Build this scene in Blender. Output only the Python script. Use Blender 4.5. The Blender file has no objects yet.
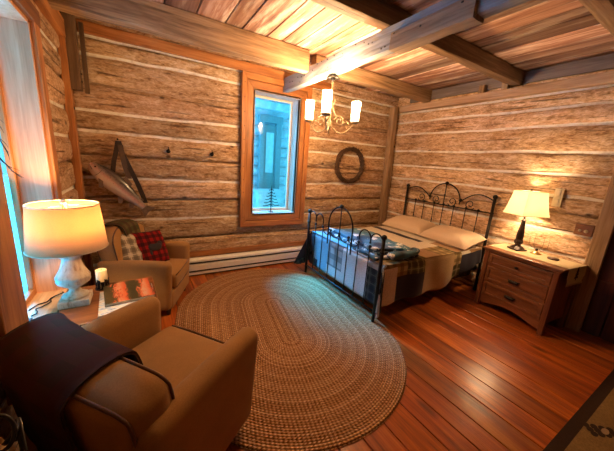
import bpy, math, random
from math import pi, sin, cos, sqrt, radians as R
from mathutils import Vector, Matrix, noise, Quaternion

sc = bpy.context.scene
col = sc.collection
rnd = random.Random(7)

# ------------------------------------------------------------------ mesh kit
class MB:
    def __init__(s):
        s.v = []; s.f = []; s.m = []; s.c = []; s.uv = None
        s.cur = 0; s.tint = (1, 1, 1)
    def add(s, vs, fs):
        o = len(s.v)
        s.v += [tuple(p) for p in vs]
        for f in fs:
            s.f.append([i + o for i in f]); s.m.append(s.cur); s.c.append(s.tint)
        return s
    def box(s, c, d, rot=None):
        hx, hy, hz = d[0] / 2, d[1] / 2, d[2] / 2
        vs = [Vector((x, y, z)) for x in (-hx, hx) for y in (-hy, hy) for z in (-hz, hz)]
        if rot is not None: vs = [rot @ p for p in vs]
        c = Vector(c)
        return s.add([p + c for p in vs], [(0, 1, 3, 2), (4, 6, 7, 5), (0, 4, 5, 1), (2, 3, 7, 6), (0, 2, 6, 4), (1, 5, 7, 3)])
    def rbox(s, c, d, r, n=6, seg=4, fn=None, rot=None):
        """box with rounded edges, optionally deformed by fn"""
        def ax(L):
            h = L / 2; rr = min(r, h * .999); a = []
            for k in range(seg): a.append(-h + rr * (1 - cos(pi / 2 * k / seg)) )
            m = max(1, n)
            for k in range(m + 1): a.append(-h + rr + (2 * h - 2 * rr) * k / m)
            for k in range(seg - 1, -1, -1): a.append(h - rr * (1 - cos(pi / 2 * k / seg)))
            return a
        A = [ax(x) for x in d]
        h = [x / 2 for x in d]
        idx = {}; vs = []; fs = []
        def vid(i, j, k):
            key = (i, j, k)
            if key not in idx:
                p = Vector((A[0][i], A[1][j], A[2][k]))
                q = Vector([max(-(h[a] - min(r, h[a] * .999)), min(h[a] - min(r, h[a] * .999), p[a])) for a in range(3)])
                e = p - q
                if e.length > 1e-9: p = q + e.normalized() * min(r, min(h))
                if fn: p = fn(p)
                if rot is not None: p = rot @ p
                idx[key] = len(vs); vs.append(p + Vector(c))
            return idx[key]
        N = [len(a) - 1 for a in A]
        for i in range(N[0]):
            for j in range(N[1]):
                fs.append((vid(i, j, 0), vid(i, j + 1, 0), vid(i + 1, j + 1, 0), vid(i + 1, j, 0)))
                fs.append((vid(i, j, N[2]), vid(i + 1, j, N[2]), vid(i + 1, j + 1, N[2]), vid(i, j + 1, N[2])))
        for i in range(N[0]):
            for k in range(N[2]):
                fs.append((vid(i, 0, k), vid(i + 1, 0, k), vid(i + 1, 0, k + 1), vid(i, 0, k + 1)))
                fs.append((vid(i, N[1], k), vid(i, N[1], k + 1), vid(i + 1, N[1], k + 1), vid(i + 1, N[1], k)))
        for j in range(N[1]):
            for k in range(N[2]):
                fs.append((vid(0, j, k), vid(0, j, k + 1), vid(0, j + 1, k + 1), vid(0, j + 1, k)))
                fs.append((vid(N[0], j, k), vid(N[0], j + 1, k), vid(N[0], j + 1, k + 1), vid(N[0], j, k + 1)))
        return s.add(vs, fs)
    def lathe(s, prof, c=(0, 0, 0), n=24, cap=True, rot=None):
        c = Vector(c); vs = []; fs = []
        for r, z in prof:
            for k in range(n):
                a = 2 * pi * k / n
                p = Vector((r * cos(a), r * sin(a), z))
                if rot is not None: p = rot @ p
                vs.append(p + c)
        for i in range(len(prof) - 1):
            for k in range(n):
                k2 = (k + 1) % n
                fs.append((i * n + k, i * n + k2, (i + 1) * n + k2, (i + 1) * n + k))
        if cap:
            fs.append(tuple(range(n - 1, -1, -1)))
            o = (len(prof) - 1) * n
            fs.append(tuple(range(o, o + n)))
        return s.add(vs, fs)
    def ball(s, c, r, n=12, sq=(1, 1, 1)):
        prof = [(max(1e-4, r * sin(pi * k / n)), -r * cos(pi * k / n)) for k in range(n + 1)]
        m = Matrix.Diagonal(sq)
        return s.lathe(prof, c, max(8, n + 2), cap=False, rot=m)
    def tube(s, pts, r, n=8, closed=False):
        P = [Vector(p) for p in pts]; N = len(P)
        rs = r if isinstance(r, (list, tuple)) else [r] * N
        t0 = (P[1] - P[0]).normalized()
        up = Vector((0, 0, 1)) if abs(t0.z) < .9 else Vector((1, 0, 0))
        nx = t0.cross(up).normalized(); vs = []; fs = []; tp = t0
        for i in range(N):
            if closed: t = (P[(i + 1) % N] - P[i - 1])
            elif i == 0: t = P[1] - P[0]
            elif i == N - 1: t = P[-1] - P[-2]
            else: t = P[i + 1] - P[i - 1]
            t = t.normalized() if t.length > 1e-9 else tp
            q = tp.rotation_difference(t); nx = (q @ nx)
            nx = (nx - t * nx.dot(t)).normalized(); ny = t.cross(nx); tp = t
            for k in range(n):
                a = 2 * pi * k / n
                vs.append(P[i] + (nx * cos(a) + ny * sin(a)) * rs[i])
        M = N if closed else N - 1
        for i in range(M):
            j = (i + 1) % N
            for k in range(n):
                k2 = (k + 1) % n
                fs.append((i * n + k, i * n + k2, j * n + k2, j * n + k))
        if not closed:
            fs.append(tuple(range(n - 1, -1, -1))); fs.append(tuple(range((N - 1) * n, N * n)))
        return s.add(vs, fs)
    def prism(s, poly, z0, z1, fn=None):
        """poly: list of (x,y); extruded z0..z1; fn maps the point"""
        n = len(poly)
        vs = [Vector((x, y, z0)) for x, y in poly] + [Vector((x, y, z1)) for x, y in poly]
        if fn: vs = [fn(p) for p in vs]
        fs = [tuple(range(n - 1, -1, -1)), tuple(range(n, 2 * n))]
        for i in range(n):
            j = (i + 1) % n; fs.append((i, j, n + j, n + i))
        return s.add(vs, fs)
    def build(s, name, mats, parent=None, smooth=False, bevel=0, bseg=2, sub=0, auto=None):
        me = bpy.data.meshes.new(name)
        me.from_pydata(s.v, [], s.f)
        if not isinstance(mats, (list, tuple)): mats = [mats]
        for m in mats: me.materials.append(m)
        if len(mats) > 1: me.polygons.foreach_set('material_index', s.m)
        if any(c != (1, 1, 1) for c in s.c):
            at = me.color_attributes.new('tint', 'FLOAT_COLOR', 'CORNER')
            data = []
            for p in me.polygons:
                c = s.c[p.index]
                for _ in p.loop_indices: data += [c[0], c[1], c[2], 1]
            at.data.foreach_set('color', data)
        if s.uv:
            u = me.uv_layers.new(name='UVMap'); data = []
            for l in me.loops: data += list(s.uv[l.vertex_index])
            u.data.foreach_set('uv', data)
        if smooth: me.polygons.foreach_set('use_smooth', [True] * len(me.polygons))
        me.update()
        o = bpy.data.objects.new(name, me); col.objects.link(o)
        if parent: o.parent = parent
        if bevel:
            b = o.modifiers.new('b', 'BEVEL'); b.width = bevel; b.segments = bseg; b.limit_method = 'ANGLE'; b.angle_limit = R(40)
        if sub:
            b = o.modifiers.new('s', 'SUBSURF'); b.levels = sub; b.render_levels = sub
        return o

def tag(o, label=None, cat=None, group=None, kind=None):
    if label: o['label'] = label
    if cat: o['category'] = cat
    if group: o['group'] = group
    if kind: o['kind'] = kind
    return o
def thing(name, label, cat, loc=(0, 0, 0), rz=0, group=None):
    o = bpy.data.objects.new(name, None); col.objects.link(o)
    o.location = loc; o.rotation_euler = (0, 0, rz); o.empty_display_size = .1
    return tag(o, label, cat, group)
def struct(o): o['kind'] = 'structure'; return o
def arc(cx, cz, r, a0, a1, n=14):
    return [(cx + r * cos(R(a0 + (a1 - a0) * k / n)), cz + r * sin(R(a0 + (a1 - a0) * k / n))) for k in range(n + 1)]

# ------------------------------------------------------------------ materials
class NT:
    def __init__(s, name):
        s.mat = bpy.data.materials.new(name); s.mat.use_nodes = True
        s.t = s.mat.node_tree; s.t.nodes.clear()
        s.out = s.n('ShaderNodeOutputMaterial')
    def n(s, typ, **k):
        x = s.t.nodes.new(typ)
        for a, b in k.items(): setattr(x, a, b)
        return x
    def l(s, a, b): s.t.links.new(a, b)
    def mapping(s, scale, uv=False, rot=(0, 0, 0), loc=(0, 0, 0)):
        tc = s.n('ShaderNodeTexCoord'); m = s.n('ShaderNodeMapping')
        m.inputs['Scale'].default_value = scale; m.inputs['Rotation'].default_value = rot; m.inputs['Location'].default_value = loc
        s.l(tc.outputs['UV' if uv else 'Object'], m.inputs['Vector']); return m.outputs[0]
    def noise(s, vec, scale, detail=4, rough=.55, dist=0):
        x = s.n('ShaderNodeTexNoise'); x.inputs['Scale'].default_value = scale; x.inputs['Detail'].default_value = detail
        x.inputs['Roughness'].default_value = rough; x.inputs['Distortion'].default_value = dist
        if vec is not None: s.l(vec, x.inputs['Vector'])
        return x.outputs['Fac']
    def ramp(s, fac, stops, interp='LINEAR'):
        x = s.n('ShaderNodeValToRGB'); x.color_ramp.interpolation = interp
        e = x.color_ramp.elements
        while len(e) < len(stops): e.new(.5)
        for i, (p, c) in enumerate(stops):
            e[i].position = p; e[i].color = (*c, 1) if not isinstance(c, (int, float)) else (c, c, c, 1)
        s.l(fac, x.inputs['Fac']); return x.outputs['Color']
    def mix(s, a, b, fac, mode='MIX'):
        x = s.n('ShaderNodeMix', data_type='RGBA', blend_type=mode)
        for sock, v in ((x.inputs[0], fac), (x.inputs[6], a), (x.inputs[7], b)):
            if hasattr(v, 'links') or hasattr(v, 'is_linked'): s.l(v, sock)
            elif isinstance(v, (int, float)): sock.default_value = v
            else: sock.default_value = (*v, 1)
        return x.outputs[2]
    def math(s, op, a, b=0.0):
        x = s.n('ShaderNodeMath', operation=op)
        for sock, v in ((x.inputs[0], a), (x.inputs[1], b)):
            if hasattr(v, 'is_linked'): s.l(v, sock)
            else: sock.default_value = v
        return x.outputs[0]
    def tint(s, c):
        a = s.n('ShaderNodeVertexColor', layer_name='tint')
        return s.mix(c, a.outputs['Color'], 1.0, 'MULTIPLY')
    def bsdf(s, color, rough=.6, metal=0, spec=.5, bump=None, bstr=.3, bdist=.01, coat=0, sheen=0, emis=None, estr=0):
        b = s.n('ShaderNodeBsdfPrincipled')
        for nm, v in (('Base Color', color), ('Roughness', rough)):
            if hasattr(v, 'is_linked'): s.l(v, b.inputs[nm])
            else: b.inputs[nm].default_value = (*v, 1) if nm == 'Base Color' else v
        b.inputs['Metallic'].default_value = metal; b.inputs['Specular IOR Level'].default_value = spec
        b.inputs['Coat Weight'].default_value = coat; b.inputs['Coat Roughness'].default_value = .25
        if sheen:
            b.inputs['Sheen Weight'].default_value = sheen; b.inputs['Sheen Roughness'].default_value = .4
        if emis: b.inputs['Emission Color'].default_value = (*emis, 1); b.inputs['Emission Strength'].default_value = estr
        if bump is not None:
            x = s.n('ShaderNodeBump'); x.inputs['Strength'].default_value = bstr; x.inputs['Distance'].default_value = bdist
            s.l(bump, x.inputs['Height']); s.l(x.outputs[0], b.inputs['Normal'])
        s.l(b.outputs[0], s.out.inputs[0]); return s.mat

def plain(name, c, rough=.6, metal=0, var=.12, scale=30, bstr=.15, **k):
    t = NT(name); v = t.mapping((1, 1, 1)); f = t.noise(v, scale, 3)
    d = tuple(x * (1 - var) for x in c); e = tuple(min(1, x * (1 + var)) for x in c)
    return t.bsdf(t.ramp(f, [(.3, d), (.7, e)]), rough, metal, bump=f, bstr=bstr, bdist=.003, **k)

def wood(name, cols, axis='X', scale=1.0, rough=.55, bstr=.3, tint=False, crack=.0, coat=0, knots=.35, blotch=None, spec=.4):
    t = NT(name)
    st = [9 * scale] * 3; st['XYZ'.index(axis)] = .7 * scale
    v = t.mapping(tuple(st))
    f1 = t.noise(v, 1.6, 6, .62, .6)
    st2 = [60 * scale] * 3; st2['XYZ'.index(axis)] = 2.2 * scale
    f2 = t.noise(t.mapping(tuple(st2)), 1.5, 3)
    f = t.math('ADD', t.math('MULTIPLY', f1, .72), t.math('MULTIPLY', f2, .28))
    n = len(cols)
    c = t.ramp(f, [(.34 + .32 * i / (n - 1), cols[i]) for i in range(n)])
    h = f
    if knots:
        st3 = [3.2 * scale] * 3; st3['XYZ'.index(axis)] = 1.1 * scale
        x = t.n('ShaderNodeTexVoronoi'); x.inputs['Scale'].default_value = 1.6; t.l(t.mapping(tuple(st3)), x.inputs['Vector'])
        k = t.ramp(x.outputs['Distance'], [(.05, 1.0), (.13, 0.0)])
        c = t.mix(c, tuple(q * .35 for q in cols[0]), t.math('MULTIPLY', k, knots))
    if blotch:
        bs = [7.0] * 3; bs['XYZ'.index(axis)] = .9; b = t.noise(t.mapping(tuple(bs)), 1.3, 5, .65)
        c = t.mix(c, blotch, t.ramp(b, [(.5, 0.0), (.62, .85)]))
    if crack:
        st4 = [26 * scale] * 3; st4['XYZ'.index(axis)] = 1.0 * scale
        g = t.noise(t.mapping(tuple(st4), loc=(3, 7, 1)), 1.0, 4, .6, .3)
        g = t.ramp(g, [(.30, 1.0), (.40, 0.0)])
        c = t.mix(c, tuple(q * .22 for q in cols[0]), t.math('MULTIPLY', g, crack))
        h = t.math('SUBTRACT', h, t.math('MULTIPLY', g, .5))
    if tint: c = t.tint(c)
    return t.bsdf(c, rough, bump=h, bstr=bstr, bdist=.012, coat=coat, spec=spec)

def log_mat(name, axis):
    t = NT(name)
    st = [5.0] * 3; st['XYZ'.index(axis)] = 1.6
    f1 = t.noise(t.mapping(tuple(st)), 2.2, 6, .65, .5)
    st = [30.] * 3; st['XYZ'.index(axis)] = 12.
    f2 = t.noise(t.mapping(tuple(st)), 1.6, 4, .6, .8)          # hewing flakes
    st = [34.] * 3; st['XYZ'.index(axis)] = 1.3
    f3 = t.noise(t.mapping(tuple(st), loc=(5, 2, 9)), 1.0, 5, .6, .4)
    f = t.math('ADD', t.math('MULTIPLY', f1, .5), t.math('MULTIPLY', f2, .5))
    c = t.ramp(f, [(.35, (.22, .108, .048)), (.45, (.49, .295, .15)), (.53, (.65, .445, .265)), (.65, (.84, .67, .49))])
    g = t.ramp(f3, [(.34, 1.0), (.41, 0.0)])
    c = t.mix(c, (.075, .036, .017), t.math('MULTIPLY', g, .7))
    x = t.n('ShaderNodeTexVoronoi'); x.inputs['Scale'].default_value = 1.5
    st = [2.6] * 3; st['XYZ'.index(axis)] = 1.6
    t.l(t.mapping(tuple(st)), x.inputs['Vector'])
    k = t.ramp(x.outputs['Distance'], [(.045, 1.0), (.09, 0.0)])
    c = t.mix(c, (.045, .022, .012), t.math('MULTIPLY', k, .8))
    c = t.tint(c)
    h = t.math('SUBTRACT', t.math('ADD', f2, t.math('MULTIPLY', f1, .5)), t.math('MULTIPLY', g, .6))
    return t.bsdf(c, .72, bump=h, bstr=.9, bdist=.03, spec=.3)

def chink_mat():
    t = NT('chinking'); f = t.noise(t.mapping((1, 1, 1)), 14, 5, .6)
    c = t.ramp(f, [(.3, (.62, .53, .41)), (.5, (.86, .79, .68)), (.8, (.90, .85, .76))])
    return t.bsdf(c, .85, bump=f, bstr=.4, bdist=.006, spec=.2)

def plaid(name, base, ca, cb, size=.07, white=None, rough=.9, bstr=.25):
    """woven check from the cloth's own UV (metres)"""
    t = NT(name); v = t.mapping((1 / size, 1 / size, 1), uv=True)
    s = t.n('ShaderNodeSeparateXYZ'); t.l(v, s.inputs[0])
    def band(o, lo, hi):
        fr = t.math('FRACT', o)
        return t.math('MULTIPLY', t.math('GREATER_THAN', fr, lo), t.math('LESS_THAN', fr, hi))
    a = band(s.outputs[0], .0, .5); b = band(s.outputs[1], .0, .5)
    c = t.mix(base, ca, t.math('MULTIPLY', a, .62)); c = t.mix(c, cb, t.math('MULTIPLY', b, .62))
    if white:
        w = t.math('MAXIMUM', band(s.outputs[0], .7, .8), band(s.outputs[1], .7, .8)); c = t.mix(c, white, t.math('MULTIPLY', w, .7))
    wv = t.noise(t.mapping((1, 1, 1)), 260, 2)
    return t.bsdf(c, rough, bump=wv, bstr=bstr, bdist=.003, spec=.08, sheen=.02)

def fabric(name, c, scale=160, var=.18, bstr=.3, sheen=.3, blotch=.25):
    t = NT(name); f = t.noise(t.mapping((1, 1, 1)), scale, 3); g = t.noise(t.mapping((1, 1, 1)), 5, 4, .6)
    m = t.ramp(f, [(.3, tuple(x * (1 - var) for x in c)), (.7, tuple(min(1, x * (1 + var)) for x in c))])
    m = t.mix(m, tuple(x * .55 for x in c), t.ramp(g, [(.4, 0.0), (.75, blotch)]))
    return t.bsdf(m, .85, bump=f, bstr=bstr, bdist=.003, spec=.2, sheen=sheen)

def shade_mat(name, c, rim=None):
    t = NT(name)
    f = t.noise(t.mapping((60, 60, 160)), 2.0, 3)
    cc = t.ramp(f, [(.3, tuple(x * .88 for x in c)), (.7, c)])
    d = t.n('ShaderNodeBsdfDiffuse'); tr = t.n('ShaderNodeBsdfTranslucent'); mx = t.n('ShaderNodeMixShader')
    mx.inputs[0].default_value = .55
    t.l(cc, d.inputs[0]); t.l(cc, tr.inputs[0]); t.l(d.outputs[0], mx.inputs[1]); t.l(tr.outputs[0], mx.inputs[2])
    t.l(mx.outputs[0], t.out.inputs[0]); return t.mat

def pane_mat(name, tint=(1, 1, 1), gl=.06):
    t = NT(name)
    a = t.n('ShaderNodeBsdfTransparent'); a.inputs[0].default_value = (*tint, 1)
    g = t.n('ShaderNodeBsdfGlossy'); g.inputs['Roughness'].default_value = .03
    m = t.n('ShaderNodeMixShader'); m.inputs[0].default_value = gl
    t.l(a.outputs[0], m.inputs[1]); t.l(g.outputs[0], m.inputs[2]); t.l(m.outputs[0], t.out.inputs[0]); return t.mat

def seeded_glass():
    t = NT('seeded_glass')
    a = t.n('ShaderNodeBsdfTransparent'); a.inputs[0].default_value = (1, .97, .9, 1)
    b = t.n('ShaderNodeBsdfTranslucent'); b.inputs[0].default_value = (1, .96, .88, 1)
    g = t.n('ShaderNodeBsdfGlossy'); g.inputs['Roughness'].default_value = .1
    m = t.n('ShaderNodeMixShader'); m.inputs[0].default_value = .45
    m2 = t.n('ShaderNodeMixShader'); m2.inputs[0].default_value = .06
    t.l(a.outputs[0], m.inputs[1]); t.l(b.outputs[0], m.inputs[2])
    t.l(m.outputs[0], m2.inputs[1]); t.l(g.outputs[0], m2.inputs[2]); t.l(m2.outputs[0], t.out.inputs[0]); return t.mat

def emit(name, c, s):
    t = NT(name); e = t.n('ShaderNodeEmission'); e.inputs[0].default_value = (*c, 1); e.inputs[1].default_value = s
    t.l(e.outputs[0], t.out.inputs[0]); return t.mat

LX, LY = log_mat('hewn_log_x', 'X'), log_mat('hewn_log_y', 'Y')
CH = chink_mat()
ORANGE = lambda ax: wood('fir_trim_' + ax, [(.20, .065, .018), (.42, .16, .045), (.56, .25, .085)], ax, 1.0, .5, .2, knots=.5)
TX, TY, TZ = ORANGE('X'), ORANGE('Y'), ORANGE('Z')
BX = wood('beam_x', [(.14, .075, .035), (.36, .22, .11), (.52, .36, .21)], 'X', .8, .6, .4, crack=.6)
DARKB = wood('dark_beam', [(.07, .035, .018), (.17, .095, .045), (.30, .18, .09)], 'X', .8, .65, .4, crack=.7)
BY = wood('beam_y', [(.17, .18, .19), (.29, .31, .33), (.39, .42, .45)], 'Y', .8, .6, .4, crack=.6)
SCARF = wood('scarf_y', [(.16, .10, .06), (.30, .21, .14), (.42, .31, .22)], 'Y', .8, .6, .4, crack=.7, knots=.7)
BZ = wood('post_z', [(.14, .075, .035), (.34, .21, .105), (.50, .34, .2)], 'Z', .8, .6, .4, crack=.5)
STUB = wood('stub_z', [(.05, .025, .012), (.12, .065, .03), (.2, .12, .06)], 'Z', .8, .65, .4, crack=.5)
CEIL = wood('ceiling_plank', [(.15, .06, .034), (.40, .205, .13), (.66, .45, .33)], 'Y', .6, .65, .35, tint=True, crack=.35, blotch=(.82, .66, .52))
FLOOR = wood('floor_plank', [(.12, .020, .004), (.40, .088, .013), (.64, .20, .035)], 'Y', .7, .28, .35, tint=True, crack=.3, knots=.7, coat=.25, spec=.5)
WHITE = plain('white_enamel', (.88, .85, .78), .35, var=.04, bstr=.03)
BLACK = plain('black_iron', (.022, .018, .016), .42, .7, var=.3)
DARKSLOT = plain('dark_slot', (.02, .015, .012), .7)
TAN = fabric('tan_microsuede', (.40, .205, .065), 220, .12, .12, .12, .4)
PIPE = fabric('piping_brown', (.14, .065, .03), 220)
LEGW = wood('dark_leg', [(.03, .014, .008), (.07, .03, .014), (.10, .045, .02)], 'Z', 1, .4, .1, knots=0)
OAKX = wood('oak_x', [(.10, .030, .010), (.21, .072, .024), (.31, .125, .044)], 'Y', 1.2, .38, .12, knots=.15, coat=.2)
OAKZ = wood('oak_z', [(.09, .026, .009), (.19, .062, .021), (.28, .11, .038)], 'Z', 1.2, .38, .12, knots=.1, coat=.2)
TABLE = wood('table_wood', [(.10, .032, .01), (.22, .078, .022), (.30, .12, .04)], 'X', 1.2, .38, .1, knots=.2, coat=.15)
BRASS = plain('brass', (.62, .40, .16), .3, .9, var=.15)
GLASS = pane_mat('window_glass', (1, 1, 1), .03)

# ------------------------------------------------------------------ room shell
XL, XR, YB, ZC = -.6, 4.06, 3.767, 2.84
YF = -1.6      # wall behind the viewer

def spaced(a, b, step, extra=()):
    n = max(1, round((b - a) / step)); L = [a + (b - a) * k / n for k in range(n + 1)]
    for e in extra:
        i = min(range(len(L)), key=lambda k: abs(L[k] - e)); L[i] = e
    return sorted(set(L))

def log_wall(name, axis, fixed, sign, u0, u1, seams, holes, mat, seed, darkseams=(), pale=1.0):
    """axis: run direction; sign: direction of the room along the other axis"""
    us = spaced(u0, u1, .035, [h[0] for h in holes] + [h[1] for h in holes])
    rows = []      # (z, depth, seam index, weight)
    S = [0.0] + list(seams) + [ZC]
    for i in range(len(S)):
        z = S[i]
        w = (.006 if i in darkseams else .015) if 0 < i < len(S) - 1 else .004
        if i == 0: rows.append((0, 0, i, 'e'))
        elif i == len(S) - 1: rows.append((z, 0, i, 'e'))
        else:
            rows += [(z - w, -.02 if i in darkseams else .008, i, 'c0'), (z + w, -.02 if i in darkseams else .008, i, 'c1')]
        if i < len(S) - 1:
            w2 = (.006 if i + 1 in darkseams else .015) if i + 1 < len(S) - 1 else .004
            a, b = z + w, S[i + 1] - w2
            for t in (.035, .12, .25, .4, .55, .7, .85, .94, .98):
                rows.append((a + (b - a) * t, .024 * (1 - abs(2 * t - 1) ** 6) + .006, i + t, 'l'))
    mb = MB(); vs = []; nu = len(us)
    def wob(i, u): return (noise.noise(Vector((u * .9, i * 7.3, seed))) * .022 + noise.noise(Vector((u * 4, i * 3.1, seed + 5))) * .008)
    nS = len(S) - 1
    for z, d, si, k in rows:
        for u in us:
            lo = int(si); fr = si - lo
            wl = wob(lo, u) if 0 < lo < nS else 0; wh = wob(lo + 1, u) if 0 < lo + 1 < nS else 0
            zz = z + (wl * (1 - fr) + wh * fr)
            if k in ('c0', 'c1'):
                zz += (1 if k == 'c1' else -1) * noise.noise(Vector((u * 3.3, si * 5.1, seed + 9))) * .008
            dd = d
            if k == 'l':
                dd += noise.noise(Vector((u * 1.3, z * 4, seed))) * .012 + noise.noise(Vector((u * 9, z * 22, seed + 3))) * .006
            else: dd += noise.noise(Vector((u * 6, z * 9, seed))) * .004
            vs.append((u, fixed + sign * dd, zz) if axis == 'X' else (fixed + sign * dd, u, zz))
    tints = {}
    mb.v = vs
    flip = (axis == 'X') == (sign > 0)
    r2 = random.Random(seed)
    for j in range(len(rows) - 1):
        zm = (rows[j][0] + rows[j + 1][0]) / 2
        ch = rows[j][3] == 'c0'
        li = int(rows[j][2])
        if li not in tints:
            q = r2.uniform(.84, 1.14) * pale; tints[li] = (q, q * r2.uniform(.93, .98) * pale ** .15, q * r2.uniform(.88, .98) * pale ** .4)
        for i in range(nu - 1):
            um = (us[i] + us[i + 1]) / 2
            if any(h[0] < um < h[1] and h[2] < zm < h[3] for h in holes): continue
            f = [j * nu + i, j * nu + i + 1, (j + 1) * nu + i + 1, (j + 1) * nu + i]
            if flip: f.reverse()
            mb.f.append(f); mb.m.append(1 if ch and li not in darkseams else 0); mb.c.append(tints[li] if not ch or li in darkseams else (1.0, 1.0, .999))
    nf = len(mb.f); nv = len(mb.v); edges = {}
    for f in mb.f:
        for a, b in zip(f, f[1:] + f[:1]): edges[(a, b)] = 1
    mb.v += [((p[0], fixed - sign * .13, p[2]) if axis == 'X' else (fixed - sign * .13, p[1], p[2])) for p in vs]
    for i in range(nf):
        mb.f.append([k + nv for k in reversed(mb.f[i])]); mb.m.append(0); mb.c.append(mb.c[i])
    for (a, b) in edges:
        if (b, a) not in edges: mb.f.append([b, a, a + nv, b + nv]); mb.m.append(0); mb.c.append((1, 1, .999))
    o = mb.build(name, [mat, CH], smooth=False)
    o.data.polygons.foreach_set('use_smooth', [i < nf for i in range(len(mb.f))])
    return struct(o)

W1 = (1.335, 2.01, .82, 2.46)      # back window opening x0,x1,z0,z1
W2 = (1.79, 2.62, .50, 2.33)       # left window opening y0,y1,z0,z1
log_wall('wall_back', 'X', YB, -1, XL - .02, XR + .02, [.27, .52, .785, 1.02, 1.27, 1.52, 1.76, 1.975, 2.225, 2.505, 2.66], [(W1[0]-.026, W1[1]+.026, W1[2]-.05, W1[3]+.05)], LX, 3, (2, 4, 6, 9))
log_wall('wall_right', 'Y', XR, -1, YF, YB, [.25, .50, .78, 1.035, 1.24, 1.43, 1.66, 1.905, 2.19, 2.39, 2.55], [(-.25, .70, -.1, 2.02)], LY, 11, (2, 5), 1.22)
log_wall('wall_left', 'Y', XL, 1, YF, YB, [.24, .46, .70, .95, 1.2, 1.44, 1.68, 1.93, 2.2, 2.42, 2.6], [(W2[0]-.026, W2[1]+.026, W2[2]-.05, W2[3]+.05)], LY, 23, (3, 6, 9))
log_wall('wall_front', 'X', YF, 1, XL, XR, [.3, .6, .9, 1.2, 1.5, 1.8, 2.1, 2.4, 2.62], [], LX, 31, (3, 6))

# floor: boards along Y
mb = MB(); x = XL - .1; r2 = random.Random(5)
while x < XR + .5:
    w = r2.choice([.17, .19, .2, .22]); y = YF - .1 - r2.uniform(0, 1.5)
    while y < YB + .1:
        L = r2.uniform(5.5, 7.5); q = r2.uniform(.75, 1.3); mb.tint = (q, q * r2.uniform(.88, 1.08), q * r2.uniform(.8, 1.1))
        a, b = max(y, YF - .1), min(y + L, YB + .1)
        if b > a + .02: mb.box((x + w / 2, (a + b) / 2, -.02), (w - .008, b - a - .004, .04))
        y += L
    x += w
struct(mb.build('floor', FLOOR, bevel=.0025, bseg=1))
mb = MB(); mb.box(((XL + XR) / 2, (YB + YF) / 2, -.055), (XR - XL + .6, YB - YF + .4, .02)); struct(mb.build('trim_1', DARKSLOT))

# ceiling: wide weathered boards along Y
mb = MB(); x = XL - .1; r2 = random.Random(9)
while x < XR + .1:
    w = r2.choice([.17, .2, .23, .26]); y = YF - .1 - r2.uniform(0, 2)
    while y < YB + .1:
        L = 9.0; q = r2.choice([.42, .6, .75, .9, 1.1, 1.3]) * r2.uniform(.9, 1.1); g = r2.uniform(0, 1)
        mb.tint = (q, q * (.92 + .1 * g), q * (.82 + .24 * g))
        a, b = max(y, YF - .1), min(y + L, YB + .14)
        if b > a + .02: mb.box((x + w / 2, (a + b) / 2, ZC + .012 + r2.uniform(-.003, .003)), (w - .012, b - a - .006, .024))
        y += L
    x += w
struct(mb.build('ceiling', CEIL, bevel=.003, bseg=1))
mb = MB(); mb.box(((XL + XR) / 2, (YB + YF) / 2, ZC + .06), (XR - XL + .6, YB - YF + .6, .05)); struct(mb.build('trim_2', DARKSLOT))

def rough_beam(mb, a, b, w, h, along, seed, c0, c1, n=26):
    """hewn timber: a..b along axis, box section w x h centred on (c0,c1)"""
    ring = []
    for k in range(n + 1):
        t = a + (b - a) * k / n
        pts = []
        m = 6
        per = [(-w/2 + w*i/m, -h/2) for i in range(m)] + [(w/2, -h/2 + h*i/m) for i in range(m)] + [(w/2 - w*i/m, h/2) for i in range(m)] + [(-w/2, h/2 - h*i/m) for i in range(m)]
        for (p, q) in per:
            d = noise.noise(Vector((t * 2.5, p * 9 + seed, q * 9))) * .008 + noise.noise(Vector((t * 11, p * 25 + seed, q * 25))) * .003
            corner = .003 if abs(abs(p) - w/2) < 1e-6 and abs(abs(q) - h/2) < 1e-6 else 0
            s1 = 1 + (d - corner) / (w / 2); s2 = 1 + (d - corner) / (h / 2)
            P, Q = c0 + p * s1, c1 + q * s2
            pts.append((t, P, Q) if along == 'X' else ((P, t, Q) if along == 'Y' else (P, Q, t)))
        ring.append(pts)
    m = len(ring[0]); vs = [p for r in ring for p in r]; fs = []
    for i in range(n):
        for k in range(m):
            k2 = (k + 1) % m; fs.append((i*m + k, i*m + k2, (i+1)*m + k2, (i+1)*m + k))
    fs.append(tuple(range(m - 1, -1, -1))); fs.append(tuple(range(n*m, n*m + m)))
    return mb.add(vs, fs)

# ceiling timbers
mbm = thing('ceiling_beam', 'long pale grey main ceiling beam the chandelier hangs from', 'beam', (1.775, 0, 0))
mb = MB(); rough_beam(mb, YF, 3.74, .095, .172, 'Y', 1, 0, 2.592, 60); mb.build('beam_timber', BY, mbm)
mb = MB(); rough_beam(mb, 1.10, 1.74, .12, .125, 'Y', 4, -.018, 2.545, 14)
mb.build('patch_timber', SCARF, mbm)['label'] = 'brown nail-pocked timber patched onto the beam'
mb = MB(); r2 = random.Random(3)
for k in range(34):
    y = r2.uniform(1.15, 3.5); z = r2.uniform(2.53, 2.67)
    xx = -.0495 if y > 1.75 else -.079
    if y <= 1.75: z = min(z, 2.59)
    mb.ball((xx, y, z), .008, 6, (.5, 1.2, .8))
mb.build('nail_hole', DARKSLOT, mbm)

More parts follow.
